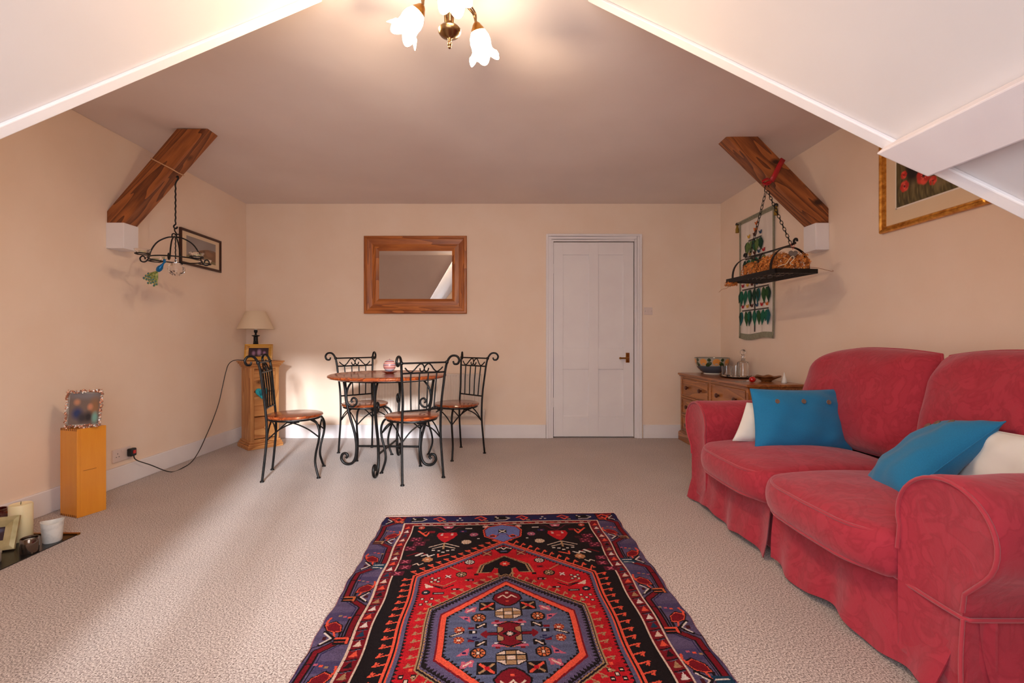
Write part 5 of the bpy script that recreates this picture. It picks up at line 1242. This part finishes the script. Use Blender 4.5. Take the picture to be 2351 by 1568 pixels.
part('curl', MB().tube([(0,hy-.022-.013*math.cos(t)+.010,.185+.013*math.sin(t)) for t in np.linspace(-1.5,3.6,14)], .007, 8), M_iron, rk, smooth=60)
strap([(-.012,hy-.2,.165),(-.030,hy-.2,.10),(-.040,hy-.2,.0)], .020, (0,1,0), 'centre_strap')
# chain links (shared mesh)
lk = MB().tube([(.0075*math.cos(t), 0, .013*math.sin(t)+(.006 if math.sin(t) > 0 else -.006)) for t in np.linspace(0,2*PI,17)[:-1]], .0022, 6, closed=True).mesh('chain_link', 60); lk.materials.append(M_iron)
Mi = Matrix.LocRotScale(rk.location, rk.rotation_euler, None).inverted()
hang = Vector((1.845,3.175,2.02))
for tgt in (Vector((0,-hy+.05,.172)), Vector((0,hy-.06,.172))):
    a = Mi @ (hang+Vector((-.0, 0.012 if tgt.y > 0 else -.012, 0))); d_ = tgt-a; n_ = int(d_.length/.0315)
    for i in range(n_+1):
        o = part('chain_link', lk, None, rk); o.location = a+d_*((i+.5)/(n_+1)); q = d_.to_track_quat('Z','Y'); o.rotation_mode = 'QUATERNION'; o.rotation_quaternion = q @ Euler((0,0,PI/2*(i % 2)+.4)).to_quaternion()
part('hook', MB().tube(cr([tuple(Mi @ (hang+Vector(p))) for p in ((-.014,0,.0),(-.012,0,.03),(-.002,0,.05),(.012,0,.046),(.014,0,.03))], 4), .003, 6), M_iron, rk, smooth=60)
rb = thing('ribbon_tie', 'red satin ribbon tied in a bow round the right timber brace', 'ribbon', (1.85,3.17,2.03))
def band(pts, w_, wd_): 
    mb = MB(); vs = []
    for p in pts: p = Vector(p); w2 = Vector(wd_)*w_/2; vs += [p-w2, p+w2]
    return mb.add(vs, [(2*i,2*i+1,2*i+3,2*i+2) for i in range(len(pts)-1)])
def sol_(o, t_=.0012): m_ = o.modifiers.new('thickness','SOLIDIFY'); m_.thickness = t_; return o
sol_(part('band', band([(1.842,3.112,2.072),(1.865,3.111,2.115),(1.895,3.111,2.175),(1.922,3.111,2.222),(1.925,3.15,2.222),(1.925,3.237,2.225)], .036, (.8,0,-.5)), M_ribbon, rb, world=True, smooth=60))
sol_(part('band', band([(1.842,3.112,2.070),(1.845,3.17,2.068),(1.85,3.237,2.078)], .020, (.8,0,-.5)), M_ribbon, rb, world=True, smooth=60))
sol_(part('bow', band(cr([(1.838,3.108,2.068),(1.812,3.10,2.082),(1.785,3.10,2.074),(1.770,3.10,2.060),(1.79,3.10,2.052),(1.815,3.10,2.062),(1.838,3.106,2.066)],4), .020, (.1,.5,.85)), M_ribbon, rb, world=True, smooth=60))
sol_(part('tail', band([(1.838,3.107,2.066),(1.822,3.10,2.050),(1.800,3.098,2.044),(1.775,3.098,2.050)], .016, (.1,.3,.9)), M_ribbon, rb, world=True, smooth=60))
hg = thing('heart_ornament', 'grey slate heart on a coral thread hanging from the rack', 'ornament', (1.805,2.825,1.52), 0, group='heart ornaments')
part('heart', MB().prism([(x, z-.0) for x, z in heart_pts(.034)], 'y', -.004, .004), mat('grey_slate', (112,100,92), .7), hg, bevel=.0015)
part('thread', MB().tube([(-.002,0,.028),(-.016,0,.062)], .0013, 5).tube([(-.002,0,.028),(.012,0,.062)], .0013, 5), mat('coral_thread', (200,90,70), .7), hg)

M_dry = noise_mat('dried_hydrangea', (176,92,34), (224,146,70), scale=40, rough=.9, bump=0)
M_stem = mat('dry_stem', (170,120,86), .9)
def flower_head(loc, rx, ry, rz_, n, label, seed):
    t = thing('dried_flower', label, 'dried flower', loc, group='dried hydrangea heads on the rack'); rs = np.random.RandomState(seed); mb = MB()
    for i in range(n):
        th_ = math.acos(1-2*rs.rand()); ph_ = 2*PI*rs.rand(); k = .72+.36*rs.rand()
        if math.cos(th_) < -.55: continue
        nrm = Vector((math.sin(th_)*math.cos(ph_), math.sin(th_)*math.sin(ph_), math.cos(th_))); c = Vector((nrm.x*rx*k, nrm.y*ry*k, nrm.z*rz_*k))
        nrm = (nrm+Vector(rs.rand(3)-.5)*1.1).normalized(); u = nrm.orthogonal().normalized(); w_ = nrm.cross(u); a0 = rs.rand()*6; s_ = .0075+.004*rs.rand()
        vs = [c]; 
        for q_ in range(8): 
            aa = a0+q_*PI/4; r_ = s_*(1.15 if q_ % 2 == 0 else .5); vs.append(c+u*r_*math.cos(aa)+w_*r_*math.sin(aa)+nrm*(.004 if q_ % 2 == 0 else 0))
        mb.add(vs, [(0,1+q_,1+(q_+1)%8) for q_ in range(8)])
    part('petals', mb, M_dry, t, kind='stuff')
    st2 = MB()
    for i in range(10):
        a = rs.rand()*6.28; st2.tube([(0,0,-rz_*.5),(rx*.6*math.cos(a),ry*.6*math.sin(a),rz_*.3)], .0012, 4)
    part('stalks', st2, M_stem, t, kind='stuff')
flower_head((1.765,3.19,1.462), .075, .085, .068, 460, 'brown dried hydrangea head at the far left end of the rack', 1)
flower_head((1.775,3.02,1.470), .075, .085, .075, 460, 'orange brown dried hydrangea head in the middle of the rack', 2)
flower_head((1.770,2.91,1.475), .085, .070, .072, 460, 'dried hydrangea head under the grey heart at the near end of the rack', 3)
flower_head((1.860,2.88,1.468), .075, .065, .072, 420, 'dried hydrangea head at the right hand corner of the rack', 4)
flower_head((1.655,3.29,1.395), .040, .035, .026, 130, 'small dried spray drooping over the far end of the rack', 5)
dt = thing('dry_twig', 'thin pale dry twig sticking out past the right of the rack', 'twig', (1.9,2.84,1.44), group='twigs on the rack')
part('twig', MB().tube(cr([(1.84,2.85,1.448),(1.93,2.82,1.437),(1.99,2.82,1.425),(2.045,2.82,1.412),(2.046,2.82,1.420)],4), .0016, 5), M_stem, dt, world=True)
dt = thing('dry_twig', 'thin dry twig hanging from the far left end of the rack', 'twig', (1.64,3.30,1.37), group='twigs on the rack')
part('twig', MB().tube(cr([(1.66,3.30,1.39),(1.63,3.30,1.365),(1.595,3.30,1.355),(1.573,3.30,1.335)],4), .0014, 5), M_stem, dt, world=True)
dt = thing('raffia_knot', 'pale raffia strand curled on the flowers of the rack', 'raffia', (1.77,2.86,1.46))
part('strand', MB().tube(cr([(1.69,2.79,1.437),(1.715,2.785,1.447),(1.735,2.785,1.452),(1.75,2.785,1.470),(1.765,2.785,1.492),(1.78,2.785,1.500),(1.785,2.785,1.485),(1.77,2.785,1.468),(1.76,2.785,1.455),(1.78,2.785,1.447)],4), .0022, 5), M_mount, dt, world=True)

# ------------------------------------------------------------------ textile wall hanging, right wall
HY0, HY1, HZ0, HZ1 = 3.72, 4.265, 1.005, 2.085
wh = thing('wall_hanging', 'white textile wall hanging with a tree of green felt leaves and birds', 'wall hanging', (XR,(HY0+HY1)/2,HZ0))
M_felt = noise_mat('white_woven_cloth', (226,214,204), (236,226,216), scale=60, rough=.95, bump=.3, stretch=(1,1,.05)); M_border = noise_mat('sage_green_border', (134,132,112), (152,150,128), scale=60, rough=.9)
def cloth(y0, y1, z0, z1, off, th_=.003, wav=1):
    ny_, nz_ = 26, 30; vs = []; 
    for i in range(ny_+1):
        for j in range(nz_+1):
            y = y0+(y1-y0)*i/ny_; z = z0+(z1-z0)*j/nz_; t = (z-HZ0)/(HZ1-HZ0)
            x = XR-off-.004-wav*(.004+.004*math.sin(y*38)*(.4+.6*(1-t)))-.006*(1-t)**6; zz = z+.010*math.sin((y-HY0)*13)*(1-t)**4
            vs.append((x, y, zz))
    fs = [(i*(nz_+1)+j, (i+1)*(nz_+1)+j, (i+1)*(nz_+1)+j+1, i*(nz_+1)+j+1) for i in range(ny_) for j in range(nz_)]
    return MB().add(vs, fs)
sol_(part('cloth', cloth(HY0+.02,HY1-.02,HZ0+.02,HZ1-.01,0), M_felt, wh, world=True, smooth=80), .003)
for a in ((HY0,HY0+.022,HZ0,HZ1),(HY1-.022,HY1,HZ0,HZ1),(HY0+.028,HY1-.028,HZ0,HZ0+.05),(HY0+.028,HY1-.028,HZ1-.028,HZ1)): sol_(part('border', cloth(*a,.003), M_border, wh, world=True, smooth=80), .003)
part('rod', MB().tube([(XR-.014,HY0-.03,HZ1),(XR-.014,HY1+.03,HZ1)], .008, 10), M_border, wh, world=True, smooth=60)
M_tass = mat('ochre_tassel', (150,116,40), .9)
for y in (HY0-.03, HY1+.03):
    ts = part('tassel', MB().lathe([(0,0),(.010,-.004),(.012,-.018),(.007,-.024),(.014,-.05),(.015,-.085),(0,-.085)], (XR-.016,y,HZ1), 12), M_tass, wh, world=True, smooth=50)
    part('tassel_cap', MB().ball((XR-.016,y,HZ1-.005), .016, n=10), M_blackp, ts, world=True)
yc = (HY0+HY1)/2
part('tree_trunk', B(XR-.022,XR-.017,yc-.006,yc+.006,HZ0+.06,HZ0+.80), M_blackp, wh, world=True)
M_lv = [mat('dark_green_felt', (12,58,42), .9), mat('emerald_felt', (14,98,74), .9), mat('leaf_green_felt', (34,80,38), .9), mat('teal_felt', (16,92,96), .9), mat('pale_green_felt', (96,120,64), .9)]
M_bd = [mat('red_felt', (186,30,36), .9), mat('orange_felt', (216,110,40), .9), mat('crimson_felt', (158,20,48), .9), mat('yellow_felt', (212,164,56), .9), mat('brown_felt', (84,36,26), .9), mat('blue_felt', (36,70,100), .9)]
def flat(pts, x, t_): return MB().slab([(x, p[0], p[1]) for p in pts], (-t_,0,0))
def leaf(y, z, L_, w_, m_, tl):
    pts = []
    for k in range(14):
        t = 2*PI*k/14; u = w_/2*math.sin(t); v = -L_/2+L_/2*math.cos(t); u *= (.55+.9*(-v/L_))if v > -L_*.4 else (1.0*(1+v/L_)/.6+.0)
        pts.append((y+u*math.cos(tl)+v*math.sin(tl), z+v*math.cos(tl)-u*math.sin(tl)))
    part('felt_leaf', flat(pts, XR-.020-.001*random.random(), .006), m_, wh, world=True)
def bird(y, z, s_, m_, d_):
    pts = [(-.5,.1),(-.75,.55),(-.45,.35),(-.2,.12),(.15,.15),(.32,.5),(.55,.55),(.75,.38),(.52,.30),(.5,-.1),(.2,-.45),(-.2,-.42)]
    part('felt_bird', flat([(y+d_*p[0]*s_, z+p[1]*s_) for p in pts], XR-.020, .006), m_, wh, world=True)
def bar(y0, y1, z): part('felt_branch', B(XR-.021,XR-.018,y0,y1,z-.006,z+.004), M_blackp, wh, world=True)
rs = random.Random(11); random.seed(5)
# rows counted from the photograph: (height, half width, leaves, leaf length, ornaments)
for (z, hw, nl, L_, nb) in ((HZ0+.245,.205,7,.115,6),(HZ0+.435,.205,7,.125,6),(HZ0+.705,.150,6,.100,5),(HZ0+.865,.100,5,.100,3)):
    bar(yc-hw, yc+hw, z+.01)
    for i in range(nl):
        y = yc-hw+2*hw*i/(nl-1); leaf(y, z, L_*(1.05+.15*rs.random()), .066, M_lv[rs.randrange(5) if rs.random() > .45 else rs.randrange(3)], rs.uniform(-.18,.18))
        if i % 2 == 0: leaf(y+.02, z-.004, L_*.85, .054, M_lv[rs.randrange(4)], rs.uniform(-.3,.3))
    for i in range(nb):
        y = yc-hw*.92+2*hw*.92*i/max(1,nb-1); bird(y, z+.045, .030, M_bd[(i*5+nl) % 6], 1 if i % 2 else -1)
bird(yc-.02, HZ0+.945, .04, M_bd[1], 1); bird(yc-.03, HZ0+1.0, .03, M_bd[1], -1)

# the pane of the window behind the camera
m = mat('window_glass', (255,255,255), .0); nt = m.node_tree; nt.nodes.remove(nt.nodes['Principled BSDF']); t_ = nn(nt,'ShaderNodeBsdfTransparent'); g_ = nn(nt,'ShaderNodeBsdfGlossy', Roughness=.02); mx = nn(nt,'ShaderNodeMixShader'); mx.inputs[0].default_value = .04
nt.links.new(t_.outputs[0], mx.inputs[1]); nt.links.new(g_.outputs[0], mx.inputs[2]); nt.links.new(mx.outputs[0], nt.nodes['Material Output'].inputs[0])
for x, x_ in ((WX0+.05, WX0+.36), (WX0+.41, WX0+.50), (WX0+.55, WX0+.92), (WX0+.97, WX1-.05)): part('pane', B(x,x_,YW-.062,YW-.058,WZ0+.05,WZ1-.05), m, win, world=True)
